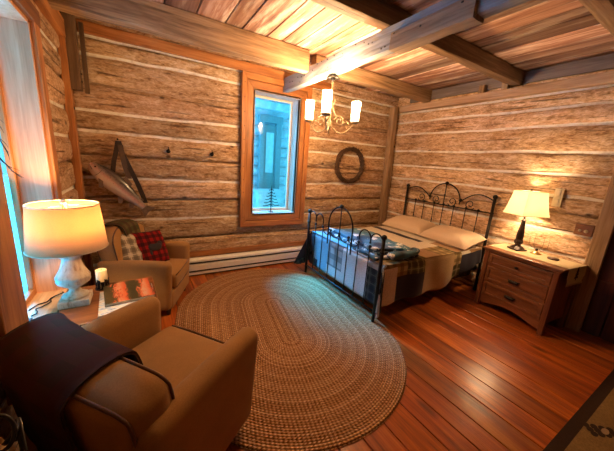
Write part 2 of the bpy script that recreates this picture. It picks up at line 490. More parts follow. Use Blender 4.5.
def xbeam(label, y, x0, x1, w, zb, zt, m, seed):
    mb = MB(); rough_beam(mb, x0, x1, w, zt - zb, 'X', seed, y, (zb + zt) / 2, 40)
    return tag(mb.build('ceiling_beam', m), label, 'beam')
xbeam('brown cross beam above the back window, left of the main beam', 3.07, XL + .03, 1.715, .14, 2.61, 2.83, BX, 2)
xbeam('brown cross beam between chandelier and corner post, over the bed', 3.10, 1.835, 3.99, .12, 2.665, 2.83, BX, 3)
xbeam('dark cross beam passing over the main beam and ending above the bedside lamp', 1.845, XL + .03, 3.99, .11, 2.678, 2.83, DARKB, 5)
xbeam('brown cross beam at the top right corner of the photo', .80, 1.84, 3.99, .11, 2.665, 2.83, BX, 6)

# plates, trims, posts
mb = MB(); rough_beam(mb, YF, 3.60, .10, .10, 'Y', 8, 3.985, 2.605, 50)
struct(mb.build('trim_3', wood('plate_y', [(.26, .14, .07), (.45, .28, .16), (.6, .42, .27)], 'Y', .8, .6, .4, crack=.4)))
mb = MB(); mb.box((4.01, .95, 2.765), (.03, 5.0, .13)); struct(mb.build('trim_4', wood('grey_plank', [(.12, .09, .075), (.2, .155, .13), (.3, .24, .2)], 'Y', .8, .7, .3, crack=.5)))
for i, (y, dz) in enumerate(((2.24, 0), (1.96, 0))):
    mb = MB(); mb.box((3.96, y, 2.70), (.07, .07, .10)); struct(mb.build('trim_%d' % (5 + i), BZ, bevel=.006))
mb = MB(); mb.box((1.0, 3.715, 2.715), (3.05, .04, .105)); struct(mb.build('trim_7', TX, bevel=.005))
mb = MB(); rough_beam(mb, 0, 2.64, .11, .11, 'Z', 12, 0, 0, 40)
o = struct(mb.build('trim_8', BZ)); o.location = (3.985, 3.68, 0)
for v in o.data.vertices: v.co.x -= .10 * (v.co.z / 2.6)
mb = MB(); mb.box((-.555, 3.60, 1.30), (.06, .11, 2.5)); struct(mb.build('trim_9', TZ, bevel=.004))
mb = MB(); mb.box((-.555, 1.6, 2.62), (.07, 4.2, .15)); struct(mb.build('trim_10', TY, bevel=.004))
mb = MB(); mb.ball((-.525, 3.60, 1.95), .016, 8, (.5, 1, 1)); struct(mb.build('trim_11', DARKSLOT))
stub = thing('hanging_post', 'short dark square timber hanging from the ceiling in the left corner', 'timber', (-.50, 3.62, 0))
mb = MB(); rough_beam(mb, 2.12, 2.83, .105, .105, 'Z', 15, 0, 0, 14); mb.build('post_timber', STUB, stub)
mb = MB(); mb.box((.085, .05, 2.42), (.035, .035, .62)); mb.build('side_strip', STUB, stub)
mb = MB()
for z in (2.2, 2.27):
    mb = MB(); mb.ball((.056, -.01, z), .008, 6); mb.build('bolt', BLACK, stub)

# baseboard above heater
mb = MB(); mb.box((1.6, 3.722, .295), (4.0, .03, .07)); struct(mb.build('baseboard_back', TX, bevel=.004))

# back window
def prism_board(poly, y0, y1):
    mb = MB(); mb.prism(poly, y0, y1, lambda p: Vector((p.x, p.z, p.y))); return mb
w1 = struct(MB().build('window_1', TX)) if False else None
w1 = bpy.data.objects.new('window_1', None); col.objects.link(w1); struct(w1)
x0, x1, z0, z1 = W1
X0, X1, Z0, Z1 = 1.155, 2.19, .635, 2.655
xm0, xm1, zm0, zm1 = 1.225, 2.115, .715, 2.58
def frame(parent, name, o, i, d0, d1, mats):
    a0, a1, b0, b1 = o; c0, c1, e0, e1 = i
    for poly, m in (([(a0, b0), (c0, e0), (c0, e1), (a0, b1)], mats[1]), ([(a1, b0), (a1, b1), (c1, e1), (c1, e0)], mats[1]),
                    ([(a0, b0), (a1, b0), (c1, e0), (c0, e0)], mats[0]), ([(a0, b1), (c0, e1), (c1, e1), (a1, b1)], mats[0])):
        prism_board(poly, d0, d1).build(name, m, parent, bevel=.004, bseg=1)
frame(w1, 'casing', (X0, X1, Z0, Z1), (xm0, xm1, zm0, zm1), 3.675, 3.76, (TX, TZ))
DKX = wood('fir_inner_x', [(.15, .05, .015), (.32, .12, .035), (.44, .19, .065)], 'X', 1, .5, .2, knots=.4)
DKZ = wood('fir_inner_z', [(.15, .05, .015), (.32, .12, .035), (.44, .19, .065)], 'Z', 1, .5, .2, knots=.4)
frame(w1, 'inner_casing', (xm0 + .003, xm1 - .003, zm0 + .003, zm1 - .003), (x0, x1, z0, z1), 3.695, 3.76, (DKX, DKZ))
PALE = wood('pale_jamb', [(.42, .27, .17), (.58, .42, .3), (.7, .56, .43)], 'Z', 1, .5, .15, knots=.2)
mb = MB(); mb.box((x1 + .012, 3.84, (z0 + z1) / 2), (.024, .29, z1 - z0 + .04)); mb.build('jamb', PALE, w1)
mb = MB(); mb.box((x0 - .012, 3.84, (z0 + z1) / 2), (.024, .29, z1 - z0 + .04)); mb.build('jamb', PALE, w1)
mb = MB(); mb.box(((x0 + x1) / 2, 3.84, z0 - .012), (x1 - x0, .29, .024)); mb.build('sill', PALE, w1)
mb = MB(); mb.box(((x0 + x1) / 2, 3.84, z1 + .012), (x1 - x0, .29, .024)); mb.build('head', PALE, w1)
SASH = plain('white_sash', (.72, .68, .62), .5, var=.06)
frame(w1, 'sash', (x0, x1, z0, z1), (x0 + .028, x1 - .028, z0 + .04, z1 - .03), 3.93, 3.965, (SASH, SASH))
mb = MB(); mb.box(((x0 + x1) / 2, 3.95, (z0 + z1) / 2), (x1 - x0 - .05, .006, z1 - z0 - .06)); mb.build('pane', GLASS, w1)
mb = MB()
for k in range(11):
    z = .78 + k * .175
    mb.ball((1.19, 3.674, z), .006, 6, (1, .4, 1)); mb.ball((2.15, 3.674, z), .006, 6, (1, .4, 1))
mb.build('nail_head', DARKSLOT, w1)

# left window (tall, deep boards round it)
w2 = bpy.data.objects.new('window_2', None); col.objects.link(w2); struct(w2)
y0, y1, z0, z1 = W2
JAMB = wood('pinkish_jamb', [(.50, .21, .095), (.66, .33, .17), (.75, .43, .26)], 'Z', 1, .5, .15, knots=.3)
def bx(c, d, name, m, p, bev=.003): 
    mb = MB(); mb.box(c, d); return mb.build(name, m, p, bevel=bev, bseg=1)
bx((-.65, y1 + .012, (z0 + z1) / 2), (.18, .024, z1 - z0 + .02), 'jamb', JAMB, w2)
bx((-.65, y0 - .012, (z0 + z1) / 2), (.18, .024, z1 - z0 + .02), 'jamb', JAMB, w2)
bx((-.65, (y0 + y1) / 2, z1 + .012), (.18, y1 - y0, .024), 'head', JAMB, w2)
SILLM = wood('sill_wood', [(.40, .22, .1), (.55, .34, .17), (.66, .45, .25)], 'Y', 1, .45, .15, knots=.3)
bx((-.645, (y0 + y1) / 2, z0 - .015), (.21, y1 - y0 + .10, .03), 'sill', SILLM, w2)
bx((-.555, (y0 + y1) / 2, z0 - .09), (.035, y1 - y0 + .08, .11), 'apron', TY, w2)
bx((-.555, y1 + .082, 1.43), (.04, .115, 1.98), 'casing', TZ, w2)
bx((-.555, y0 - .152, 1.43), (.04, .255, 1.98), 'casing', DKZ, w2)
bx((-.553, (y0 + y1) / 2, z1 + .075), (.045, y1 - y0 + .30, .10), 'casing', wood('head_casing', [(.10, .035, .012), (.2, .075, .025), (.28, .12, .04)], 'Y', 1, .5, .2), w2)
for yy in (y0 + .02, y1 - .02): bx((-.745, yy, (z0 + z1) / 2), (.035, .04, z1 - z0), 'sash', TZ, w2)
for zz in (z0 + .025, z1 - .02): bx((-.745, (y0 + y1) / 2, zz), (.035, y1 - y0 - .08, .045), 'sash', TY, w2)
bx((-.75, (y0 + y1) / 2, (z0 + z1) / 2), (.006, y1 - y0 - .07, z1 - z0 - .07), 'pane', GLASS, w2, 0)

# door at the right edge
d1 = bpy.data.objects.new('door_1', None); col.objects.link(d1); struct(d1)
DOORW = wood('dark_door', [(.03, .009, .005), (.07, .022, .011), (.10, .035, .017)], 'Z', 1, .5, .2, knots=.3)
bx((4.01, .755, 1.03), (.05, .125, 2.06), 'casing', BZ, d1, .006)
bx((4.01, -.29, 1.03), (.05, .12, 2.06), 'casing', BZ, d1, .006)
bx((4.01, .235, 2.11), (.05, 1.17, .12), 'casing', BY, d1, .006)
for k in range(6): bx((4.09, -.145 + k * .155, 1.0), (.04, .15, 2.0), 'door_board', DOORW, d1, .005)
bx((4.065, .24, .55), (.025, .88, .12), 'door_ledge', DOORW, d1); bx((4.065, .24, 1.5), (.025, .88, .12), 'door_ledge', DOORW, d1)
bx((4.17, .225, 1.0), (.06, 1.3, 2.3), 'door_light_block', DOORW, d1)  # unseen slab added to stop outside light leaking between the boards
mb = MB(); mb.tube([(4.05, .60, .95), (4.02, .60, .95)], .012); mb.ball((4.0, .60, .95), .026, 10); mb.build('door_knob', BLACK, d1, smooth=True)

# baseboard heater
ht = thing('baseboard_heater', 'long white electric baseboard heater low along the back wall', 'heater', (0, 3.70, 0))
mb = MB()
prof = [(.015, .245), (-.03, .245), (-.055, .225), (-.055, .20), (-.02, .195), (-.02, .18), (-.058, .165), (-.058, .085), (-.03, .078), (-.03, .066), (-.052, .06), (-.052, .025), (.015, .025)]
mb.prism(prof, .30, 3.2, lambda p: Vector((p.z, p.x, p.y))); mb.build('heater_body', WHITE, ht)
mb = MB(); mb.box((1.75, -.037, .187), (2.88, .03, .013)); mb.box((1.75, -.045, .072), (2.88, .024, .010)); mb.build('vent_slot', DARKSLOT, ht)
for xx in (.29, 3.21): bx((xx, -.02, .135), (.02, .08, .225), 'end_cap', WHITE, ht, .004)
mb = MB(); mb.box((1.75, -.01, .0125), (2.86, .03, .025)); mb.build('gap_shade', DARKSLOT, ht)  # dark strip standing in for the shade in the gap under the heater
# ------------------------------------------------------------------ armchairs
BH = {1.08: .69, .94: .94}
BTILT = Matrix.Rotation(R(-9), 3, 'Y')
def backmap(S, p, bh=None):
    x, y, z = p
    u = y / (.36 * S)
    bh = BH[round(S, 2)]
    if z > 0: z -= ((.11 if S < 1 else .07 if y < 0 else .03) * abs(u) ** 2.4) * S * (z / (.31 * S))
    x += (.05 if S < 1 or y > 0 else .03) * S * u * u
    if x > 0: x += .02 * S * (1 - min(1, u * u)) * (1 - (z / (.33 * S)) ** 2)
    return BTILT @ Vector((x, y, z * bh)) + Vector((-.245 * S, 0, (.325 + .32 * bh) * S))
def armchair(name, label, loc, rz, sc_):
    t = thing(name, label, 'armchair', loc, rz)
    S = sc_
    def V(*a): return tuple(x * S for x in a)
    mb = MB(); mb.rbox(V(.05, 0, .185), V(.62, .66, .21), .03 * S, 4, 3); mb.build('base', TAN, t, smooth=True)
    def puff(p):
        x, y, z = p
        if z > 0: z += .022 * S * max(0, 1 - (x / (.31 * S)) ** 2) * max(0, 1 - (y / (.26 * S)) ** 2)
        return Vector((x, y, z))
    mb = MB(); mb.rbox(V(.075, 0, .365), V(.625, .53, .16), .045 * S, 8, 5, puff)
    seat = mb.build('seat_cushion', TAN, t, smooth=True)
    mb = MB()
    for zz in (.435, .298):
        P = []
        for a, b in ((.385, -.245), (.385, .245)): P.append(a)
        mb.tube([V(.376, -.235, zz), V(.383, -.1, zz), V(.384, .1, zz), V(.376, .235, zz)], .006 * S, 6)
    mb.build('piping', PIPE, seat, smooth=True)
    for s in (1, -1):
        def fn(p, s=s):
            x, y, z = p
            k = (z / S + .265) / .53              # 0 bottom .. 1 top
            y += s * .02 * S * k                  # flare outwards
            z -= .012 * S * max(0, (x / S - .05) / .33) ** 1.5 * k
            x -= .03 * S * (1 - k) * max(0, x / (.37 * S)) + 0
            return Vector((x, y, z))
        mb = MB(); mb.rbox(V(.035, s * .325, .355), V(.68, .115, .56), .0565 * S, 8, 6, fn); mb.build('arm', TAN, t, smooth=True)
    mb = MB(); mb.rbox((0, 0, 0), V(.19, .73, .64), .075 * S, 9, 6, lambda p: backmap(S, p))
    back = mb.build('backrest', TAN, t, smooth=True)
    for xx in (.074, -.074):
        P = [(xx, -.348, -.12 + .05 * k) for k in range(7)]
        P += [(xx, -.288 - .06 * cos(R(a)), .238 + .06 * sin(R(a))) for a in range(15, 91, 15)]
        P += [(xx, -.288 + .576 * k / 16, .298) for k in range(1, 17)]
        P += [(xx, .288 + .06 * sin(R(a)), .238 + .06 * cos(R(a))) for a in range(15, 91, 15)]
        P += [(xx, .348, .18 - .05 * k) for k in range(7)]
        mb = MB(); mb.tube([backmap(S, Vector(p) * S) for p in P], .0065 * S, 6); mb.build('piping', PIPE, back, smooth=True)
    for x, y in ((.30, .28), (.30, -.28), (-.22, .28), (-.22, -.28)):
        mb = MB(); mb.lathe([(.02 * S, 0), (.03 * S, .09 * S)], V(x, y, 0), 10); mb.build('leg', LEGW, t)
    return t
NC = ((-.045, 1.375, .0), R(38), 1.08)
FC = ((-.005, 3.155, .0), R(-22.2), .94)
armchair('armchair', 'tan suede armchair in the foreground with a dark throw over its back', *NC)
armchair('armchair', 'tan armchair in the far left corner under the fish, holding plaid pillows', *FC)

def back_throw(mat, C, front, rear, y0, y1, label, th=.010, ny=16):
    S = C[2]; mb = MB(); uv = []
    loc = [(.113, front + (.235 - front) * k / 6) for k in range(7)]
    loc += [(.113 * cos(R(a)), .245 + .092 * sin(R(a))) for a in range(12, 180, 12)]
    loc += [(-.113, .235 + (rear - .235) * k / 8) for k in range(0, 9)]
    L = [0]
    for a, b in zip(loc, loc[1:]): L.append(L[-1] + math.dist(a, b))
    n = len(loc); m = ny + 1
    for side in (0, 1):
        for i, (x, z) in enumerate(loc):
            a = loc[max(0, i - 1)]; b = loc[min(n - 1, i + 1)]
            d = Vector((b[0] - a[0], b[1] - a[1])).normalized()
            for j in range(m):
                y = y0 + (y1 - y0) * j / ny
                w = abs(noise.noise(Vector((x * 5, y * 8, z * 3)))) * .012 + side * th
                p = backmap(S, Vector((x + d.y * w * (-1), y, z + d.x * w)) * S) if False else backmap(S, Vector(((x - d.y * -w * -1) if False else x + (w if x > 0 else -w) * min(1, abs(x) / .06), y, z + w * (1 if z > .245 else 0))) * S)
                mb.v.append(p); uv.append((L[i], y - y0))
    q = lambda s_, i, j: s_ * n * m + i * m + j
    for i in range(n - 1):
        for j in range(ny):
            mb.f.append([q(1, i, j), q(1, i, j + 1), q(1, i + 1, j + 1), q(1, i + 1, j)]); mb.f.append([q(0, i, j), q(0, i + 1, j), q(0, i + 1, j + 1), q(0, i, j + 1)])
        for j in (0, ny): mb.f.append([q(0, i, j), q(0, i + 1, j), q(1, i + 1, j), q(1, i, j)])
    for j in range(ny):
        for i in (0, n - 1): mb.f.append([q(0, i, j), q(0, i, j + 1), q(1, i, j + 1), q(1, i, j)])
    mb.m = [0] * len(mb.f); mb.c = [(1, 1, 1)] * len(mb.f); mb.uv = uv
    o = mb.build('throw_blanket', mat, None, smooth=True); o.location = C[0]; o.rotation_euler = (0, 0, C[1])
    return tag(o, label, 'throw')
DTHROW = plaid('dark_throw_cloth', (.060, .022, .009), (.035, .018, .007), (.065, .016, .009), .14)
back_throw(DTHROW, NC, .0, -.30, -.16, .345, 'dark brown throw draped over the back of the foreground armchair')
GTHROW = plaid('olive_plaid', (.10, .075, .03), (.035, .04, .016), (.05, .016, .012), .10)
back_throw(GTHROW, FC, -.10, -.1, -.13, .18, 'dark olive plaid throw over the back of the corner armchair')

def pillow(name, mat, w, h, t, uvs=1.0, seed=0, n=16, dent=0):
    mb = MB(); uv = []
    for s in (1, -1):
        for i in range(n + 1):
            for j in range(n + 1):
                a, b = 2 * i / n - 1, 2 * j / n - 1
                e = max(0, (1 - a ** 4) * (1 - b ** 4)) ** .55
                px = a * w / 2 * (1 - .06 * (1 - abs(b)) ** 0 * (b * b) * 0 - .05 * (1 - b * b) * (abs(a) ** 6))
                py = b * h / 2 * (1 - .05 * (1 - a * a) * (abs(b) ** 6))
                z = s * t / 2 * e + noise.noise(Vector((a * 2.2, b * 2.2, seed + s))) * .012 * e
                if dent and s > 0: z -= dent * math.exp(-((a) ** 2 + (b) ** 2) * 3)
                mb.v.append((px, py, z)); uv.append(((a + 1) * w / 2 * uvs, (b + 1) * h / 2 * uvs))
    m = n + 1
    for s in (0, 1):
        for i in range(n):
            for j in range(n):
                f = [s*m*m + i*m + j, s*m*m + (i+1)*m + j, s*m*m + (i+1)*m + j+1, s*m*m + i*m + j+1]
                if s: f.reverse()
                mb.f.append(f)
    mb.m = [0] * len(mb.f); mb.c = [(1, 1, 1)] * len(mb.f); mb.uv = uv
    return mb.build(name, mat, None, smooth=True)
def orient(o, loc, normal, up, spin=0):
    z = Vector(normal).normalized(); y = Vector(up); y = (y - z * y.dot(z)).normalized(); x = y.cross(z)
    M = Matrix((x, y, z)).transposed().to_4x4() @ Matrix.Rotation(spin, 4, 'Z')
    M.translation = loc; o.matrix_world = M
def chairpt(C, x, y, z):
    c, s = cos(C[1]), sin(C[1]); return Vector((C[0][0] + x * c - y * s, C[0][1] + x * s + y * c, z))
def chairdir(C, x, y, z=0):
    c, s = cos(C[1]), sin(C[1]); return Vector((x * c - y * s, x * s + y * c, z))
BUFF = plaid('buffalo_plaid', (.26, .010, .008), (.012, .008, .007), (.012, .008, .007), .075)
CREAMP = plaid('cream_plaid', (.50, .42, .28), (.09, .07, .04), (.12, .08, .05), .09, (.6, .5, .36))
p1 = thing('plaid_pillow', 'red and black check pillow with a dark patch on the corner armchair', 'pillow')
pp = pillow('cover', BUFF, .40, .40, .13, seed=2); pp.parent = p1
mb = MB()
for c, r, q in (((.02, .0, .066), .055, (1.5, .8, .12)), ((.085, .03, .062), .03, (1.1, 1, .15)), ((-.04, -.05, .06), .02, (.8, 1.6, .2)), ((.05, -.05, .06), .02, (.8, 1.6, .2))): mb.ball(c, r, 10, q)
bp = mb.build('bear_patch', plain('dark_felt', (.02, .014, .01), .9), p1, smooth=True)
orient(p1, chairpt(FC, .01, .06, .585), chairdir(FC, .80, -.42, .48), chairdir(FC, -.45, .2, .9), R(-8))
p2 = pillow('plaid_pillow', CREAMP, .40, .40, .11, seed=5)
orient(p2, chairpt(FC, -.07, -.06, .60), chairdir(FC, .85, -.2, .42), chairdir(FC, -.4, .1, .9), R(-12))
tag(p2, 'cream and brown plaid pillow behind the red check pillow', 'pillow')

# ------------------------------------------------------------------ end table and what stands on it
TB = (-.235, 2.225, 0); trz = R(3)
t = thing('end_table', 'square brown wooden end table between the two armchairs', 'table', TB, trz)
mb = MB(); mb.box((0, 0, .535), (.56, .58, .03)); mb.build('tabletop', TABLE, t, bevel=.006)
mb = MB()
for y in (-.25, .25): mb.box((0, y, .485), (.46, .02, .07))
for x in (-.24, .24): mb.box((x, 0, .485), (.02, .48, .07))
mb.build('apron', OAKX, t)
for x in (-.24, .24):
    for y in (-.25, .25):
        mb = MB(); mb.box((x, y, .26), (.045, .045, .52)); mb.build('leg', OAKZ, t, bevel=.004)
mb = MB(); mb.box((0, 0, .15), (.46, .48, .02)); mb.build('lower_shelf', TABLE, t, bevel=.003)

t = thing('table_lamp', 'whitewashed turned wood table lamp with round linen shade by the window', 'lamp', (-.435, 2.25, .55))
def whitewash():
    n = NT('whitewash'); f = n.noise(n.mapping((12, 12, 3)), 2.5, 5, .65)
    return n.bsdf(n.ramp(f, [(.32, (.30, .2, .12)), (.45, (.58, .5, .4)), (.7, (.74, .69, .6))]), .6, bump=f, bstr=.3, bdist=.006)
WW = whitewash()
mb = MB(); mb.box((0, 0, .0225), (.165, .165, .045)); mb.build('foot', WW, t, bevel=.004)
prof = [(.06, .045), (.072, .05), (.074, .062), (.05, .072), (.034, .09), (.030, .105), (.04, .12), (.07, .14), (.088, .155), (.094, .17), (.090, .182), (.094, .188), (.094, .2), (.088, .21), (.08, .225), (.066, .25), (.055, .285), (.049, .315), (.05, .33), (.066, .338), (.068, .352), (.06, .362), (.05, .368), (.05, .385), (.062, .39), (.064, .405), (.05, .415), (.02, .42), (.018, .44)]
mb = MB(); mb.lathe(prof, n=28); mb.build('stem', WW, t, smooth=True)
LIN = shade_mat('linen_shade', (.66, .46, .28))
mb = MB()
N = 40
for rr0, rr1 in (((.208, .395), (.180, .685)),):
    a = [(rr0[0], rr0[1]), (rr1[0], rr1[1]), (rr1[0] - .003, rr1[1]), (rr0[0] - .003, rr0[1])]
    mb.lathe(a + [a[0]], n=N, cap=False)
sh = mb.build('lamp_shade', LIN, t, smooth=False)
for p in sh.data.polygons: p.use_smooth = True
RIM = plain('shade_rim', (.62, .50, .33), .8)
for rr, zz in ((.208, .397), (.180, .683)):
    mb = MB(); mb.tube([(rr * cos(2*pi*k/N), rr * sin(2*pi*k/N), zz) for k in range(N)], .004, 6, True); mb.build('rim', RIM, sh, smooth=True)
mb = MB(); mb.tube([(0, 0, .44), (0, 0, .50)], .016); mb.build('socket', BRASS, t)
mb = MB()
mb.tube([(.0, .05, .46), (.0, .075, .55), (0, .05, .66), (0, 0, .685)], .003, 6); mb.tube([(.0, -.05, .46), (.0, -.075, .55), (0, -.05, .66), (0, 0, .685)], .003, 6)
for k in range(3): a = 2*pi*k/3; mb.tube([(0, 0, .68), (.178*cos(a), .178*sin(a), .68)], .002, 6)
mb.build('harp', BRASS, t, smooth=True)
mb = MB(); mb.lathe([(.012, .685), (.02, .69), (.018, .705), (.006, .715)], n=14); mb.build('finial', WW, t, smooth=True)
WARM = (1.0, .55, .20)
BULB = emit('bulb_glow', (1, .72, .38), 25)
mb = MB(); mb.ball((0, 0, .545), .03, 12, (1, 1, 1.3)); bl = mb.build('bulb', BULB, t, smooth=True)
def lamp(name, loc, w, c=WARM, r=.04):
    l = bpy.data.lights.new(name, 'POINT'); l.energy = w; l.color = c; l.shadow_soft_size = r
    o = bpy.data.objects.new(name, l); o.location = loc; col.objects.link(o); return o
lamp('table_lamp_light', (-.435, 2.25, .55 + .60), 20, (1.0, .58, .27))

cd = thing('candle', 'ivory pillar candle in a dark cut-out holder behind the table lamp', 'candle', (-.305, 2.425, .55))
mb = MB(); mb.lathe([(.034, .008), (.036, .012), (.036, .148), (.032, .152), (.02, .146)], n=20); mb.build('wax', plain('ivory_wax', (.85, .72, .45), .5, var=.04), cd, smooth=True)
mb = MB(); mb.tube([(0, 0, .144), (.002, 0, .158)], .0015, 5); mb.build('wick', BLACK, cd)
mb = MB(); mb.lathe([(.048, 0), (.048, .008), (.036, .009)], n=20)
for k in range(9):
    a = R(-150 + k * 33); h = .055 + .02 * (k % 2)
    mb.prism([(-.012, .006), (.012, .006), (.009, h * .5), (.014, h), (-.010, h + .01), (-.006, h * .5)], -.0015, .0015, lambda p, a=a: Vector((.041 * cos(a) - p.x * sin(a) + p.z * cos(a), .041 * sin(a) + p.x * cos(a) + p.z * sin(a), p.y)))
mb.tube([(.041*cos(2*pi*k/24), .041*sin(2*pi*k/24), .06) for k in range(24)], .004, 6, True)
mb.build('holder', BLACK, cd)

# magazines
def cover_red():
    n = NT('red_cover'); v = n.mapping((1, 1, 1))
    f = n.noise(n.mapping((14, 4, 1)), 2.2, 5, .7, 1.2)
    tc = n.n('ShaderNodeTexCoord'); s = n.n('ShaderNodeSeparateXYZ'); n.l(tc.outputs['Object'], s.inputs[0])
    w = n.math('SINE', n.math('ADD', n.math('MULTIPLY', s.outputs[0], 40), n.math('MULTIPLY', f, 7.0)))
    c = n.ramp(n.math('ADD', n.math('MULTIPLY', w, .35), f), [(.25, (.03, .028, .012)), (.50, (.08, .055, .025)), (.60, (.40, .055, .02)), (.78, (.45, .12, .05)), (.95, (.42, .27, .19))])
    return n.bsdf(c, .3, spec=.5)
def cover_blue():
    n = NT('blue_cover'); f = n.noise(n.mapping((9, 22, 1)), 1.6, 4, .6, .8)
    c = n.ramp(f, [(.3, (.05, .1, .3)), (.43, (.3, .45, .65)), (.52, (.72, .72, .7)), (.62, (.6, .5, .42)), (.72, (.12, .14, .22))])
    return n.bsdf(c, .28, spec=.5)
PAPER = plain('page_edges', (.72, .66, .54), .8, var=.05)
def magazine(name, label, cat, loc, rz, w, h, t_, cov):
    o = thing(name, label, cat, loc, rz)
    mb = MB(); mb.box((0, 0, t_ / 2), (w - .006, h - .006, t_ - .003)); mb.build('pages', PAPER, o)
    mb = MB(); mb.box((0, 0, t_ - .001), (w, h, .002)); mb.box((0, 0, .001), (w, h, .002)); mb.box((-w / 2 + .001, 0, t_ / 2), (.002, h, t_)); mb.build('cover', cov, o)
magazine('magazine', 'glossy blue and white magazine under the red and black book', 'magazine', (-.135, 2.165, .5505), R(4), .335, .37, .008, cover_blue())
magazine('book', 'dark book with a red and orange cover lying on the end table', 'book', (-.132, 2.26, .559), R(7), .30, .33, .02, cover_red())

# cord and small thing on the window sill
mb = MB(); P = [(-.57 - .1 * k / 14 + .02 * sin(k * 1.1), 2.56 - .33 * k / 14, .507 + .008 * abs(sin(k * .7))) for k in range(15)]
mb.tube(P, .004, 6); mb.tube([(-.60, 2.50, .508), (-.63, 2.42, .506), (-.67, 2.40, .506), (-.70, 2.33, .506)], .004, 6)
tag(mb.build('cord', BLACK, smooth=True), 'thin dark cord lying on the left window sill', 'cord')
mb = MB(); mb.rbox((-.66, 2.16, .512), (.035, .05, .022), .008, 2, 3); tag(mb.build('pine_cone', LEGW, smooth=True), 'small dark nub on the left window sill nearest the armchair', 'pine cone')

# twigs hanging beside the left window
tw = MB(); r2 = random.Random(4)
def twig(p, d, L, r, depth):
    P = [Vector(p)]; d = Vector(d).normalized()
    for k in range(5):
        d = (d + Vector((r2.uniform(-.12, .12), r2.uniform(-.2, .2), r2.uniform(-.12, .12)))).normalized(); P.append(P[-1] + d * L / 5)
    tw.tube(P, [r * (1 - .14 * k) for k in range(6)], 5)
    if depth:
        for k in (2, 3, 4): twig(P[k], d + Vector((r2.uniform(-.2, .2), r2.uniform(.0, .9), r2.uniform(-.5, .5))), L * .5, r * .6, depth - 1)
for z in (1.77, 1.66, 1.53): twig((-.53, 1.735, z), (0.03, .5, -.6), .15, .0035, 1)
tag(tw.build('twig', plain('dark_twig', (.03, .018, .012), .8)), 'bare dark twigs fixed beside the left window', 'twig')

# log rack in the bottom-left corner
rk = thing('log_rack', 'black iron rack with a ring in the bottom left corner behind the armchair', 'rack', (-.425, .785, 0))
mb = MB()
for y in (-.115, .115):
    for x in (-.095, .095): mb.tube([(x, y, 0), (x, y, .86)], .008)
    for z in (.12, .47, .80): mb.tube([(-.095, y, z), (.095, y, z)], .007)
for x in (-.095, .095):
    for z in (.12, .47): mb.tube([(x, -.115, z), (x, .115, z)], .007)
mb.build('frame', BLACK, rk, smooth=True)
mb = MB(); mb.box((0, 0, .484), (.18, .22, .012)); mb.build('shelf', BLACK, rk)
qn = Vector((.33, -.79, .5)).normalized().to_track_quat('Z', 'Y'); mb = MB()
mb.tube([Vector((.085, .045, .892)) + qn @ Vector((.026 * cos(2*pi*k/24), .042 * sin(2*pi*k/24), 0)) for k in range(24)], .005, 8, True)
mb.tube([(.095, .115, .86), (.1, .085, .855), (.088, .05, .852)], .006); mb.build('ring', BLACK, rk, smooth=True)
SPLIT = wood('split_log', [(.40, .21, .08), (.58, .36, .16), (.70, .48, .25)], 'X', 1, .7, .3, knots=.1)
names = ['split firewood log lowest on the iron rack', 'split firewood log between two others on the iron rack', 'split firewood log on top of the iron rack, behind the ring']
for i in range(3):
    m_ = MB(); z = .4905 + .122 * i
    m_.rbox((0, 0, .06), (.155, .21, .118), .03, 3, 3, lambda p, i=i: p + Vector((noise.noise(p * 9 + Vector((i, 0, 0))) * .008, 0, 0)))
    lg = m_.build('firewood_log', SPLIT, None, smooth=True); lg.location = (-.425, .785, z)
    tag(lg, names[i], 'firewood', 'firewood logs on the iron rack')

# ------------------------------------------------------------------ bed
bed = thing('bed', 'black wrought iron bed with scrolled headboard against the right wall', 'bed', (3.0, 2.5, 0))
HX, FX = .97, -1.0
def Q(x, yz): return [(x, a, b) for a, b in yz]
hb = bpy.data.objects.new('headboard', None); col.objects.link(hb); hb.parent = bed
def part(mb, n, p, m=BLACK): return mb.build(n, m, p, smooth=True)
for s in (-1, 1):
    mb = MB(); mb.tube([(HX, s * .70, 0), (HX, s * .70, 1.30)], .019, 12)
    mb.ball((HX, s * .70, 1.325), .03, 12); mb.ball((HX, s * .70, 1.105), .027, 10, (1, 1, .7)); part(mb, 'post', hb)
mb = MB(); mb.tube([(HX, -.70, 1.105), (HX, .70, 1.105)], .009); mb.tube([(HX, -.70, .50), (HX, .70, .50)], .011); part(mb, 'rail', hb)
for y in (.503, .335, .155, -.005, -.172, -.351, -.526):
    mb = MB(); mb.tube([(HX, y, .50), (HX, y, 1.105)], .0065, 8); mb.ball((HX, y, 1.112), .02, 8); mb.ball((HX, y, .85), .011, 8); part(mb, 'spindle', hb)
mb = MB(); mb.tube(Q(HX, arc(0, 1.185, .245, -8, 188, 26)), .0095); mb.ball((HX, 0, 1.435), .028, 10)
mb.tube([(HX, 0, 1.11), (HX, 0, 1.43)], .0075); mb.ball((HX, 0, 1.26), .014, 8)
for s in (-1, 1): mb.ball((HX, s * .25, 1.215), .024, 10)
part(mb, 'arch', hb)
for s in (-1, 1):
    mb = MB(); P = []
    for k in range(20):
        u = k / 19; P.append((HX, s * (.69 - .44 * u), 1.275 + .055 * sin(u * pi * 1.15) * (1 if u < .87 else 1) - .06 * u ** 4))
    mb.tube(P, .008); part(mb, 'side_curve', hb)
def scroll(mb, x, cy, cz, r, s, a0, turns=1.35, n=30, tail=None):
    P = []
    for k in range(n + 1):
        u = k / n; rr = r * (.22 + .78 * u); a = R(a0) + s * 2 * pi * turns * u
        P.append((x, cy + rr * cos(a), cz + rr * sin(a)))
    if tail: P += [(x, *p) for p in tail]
    mb.tube(P, .0065, 7)
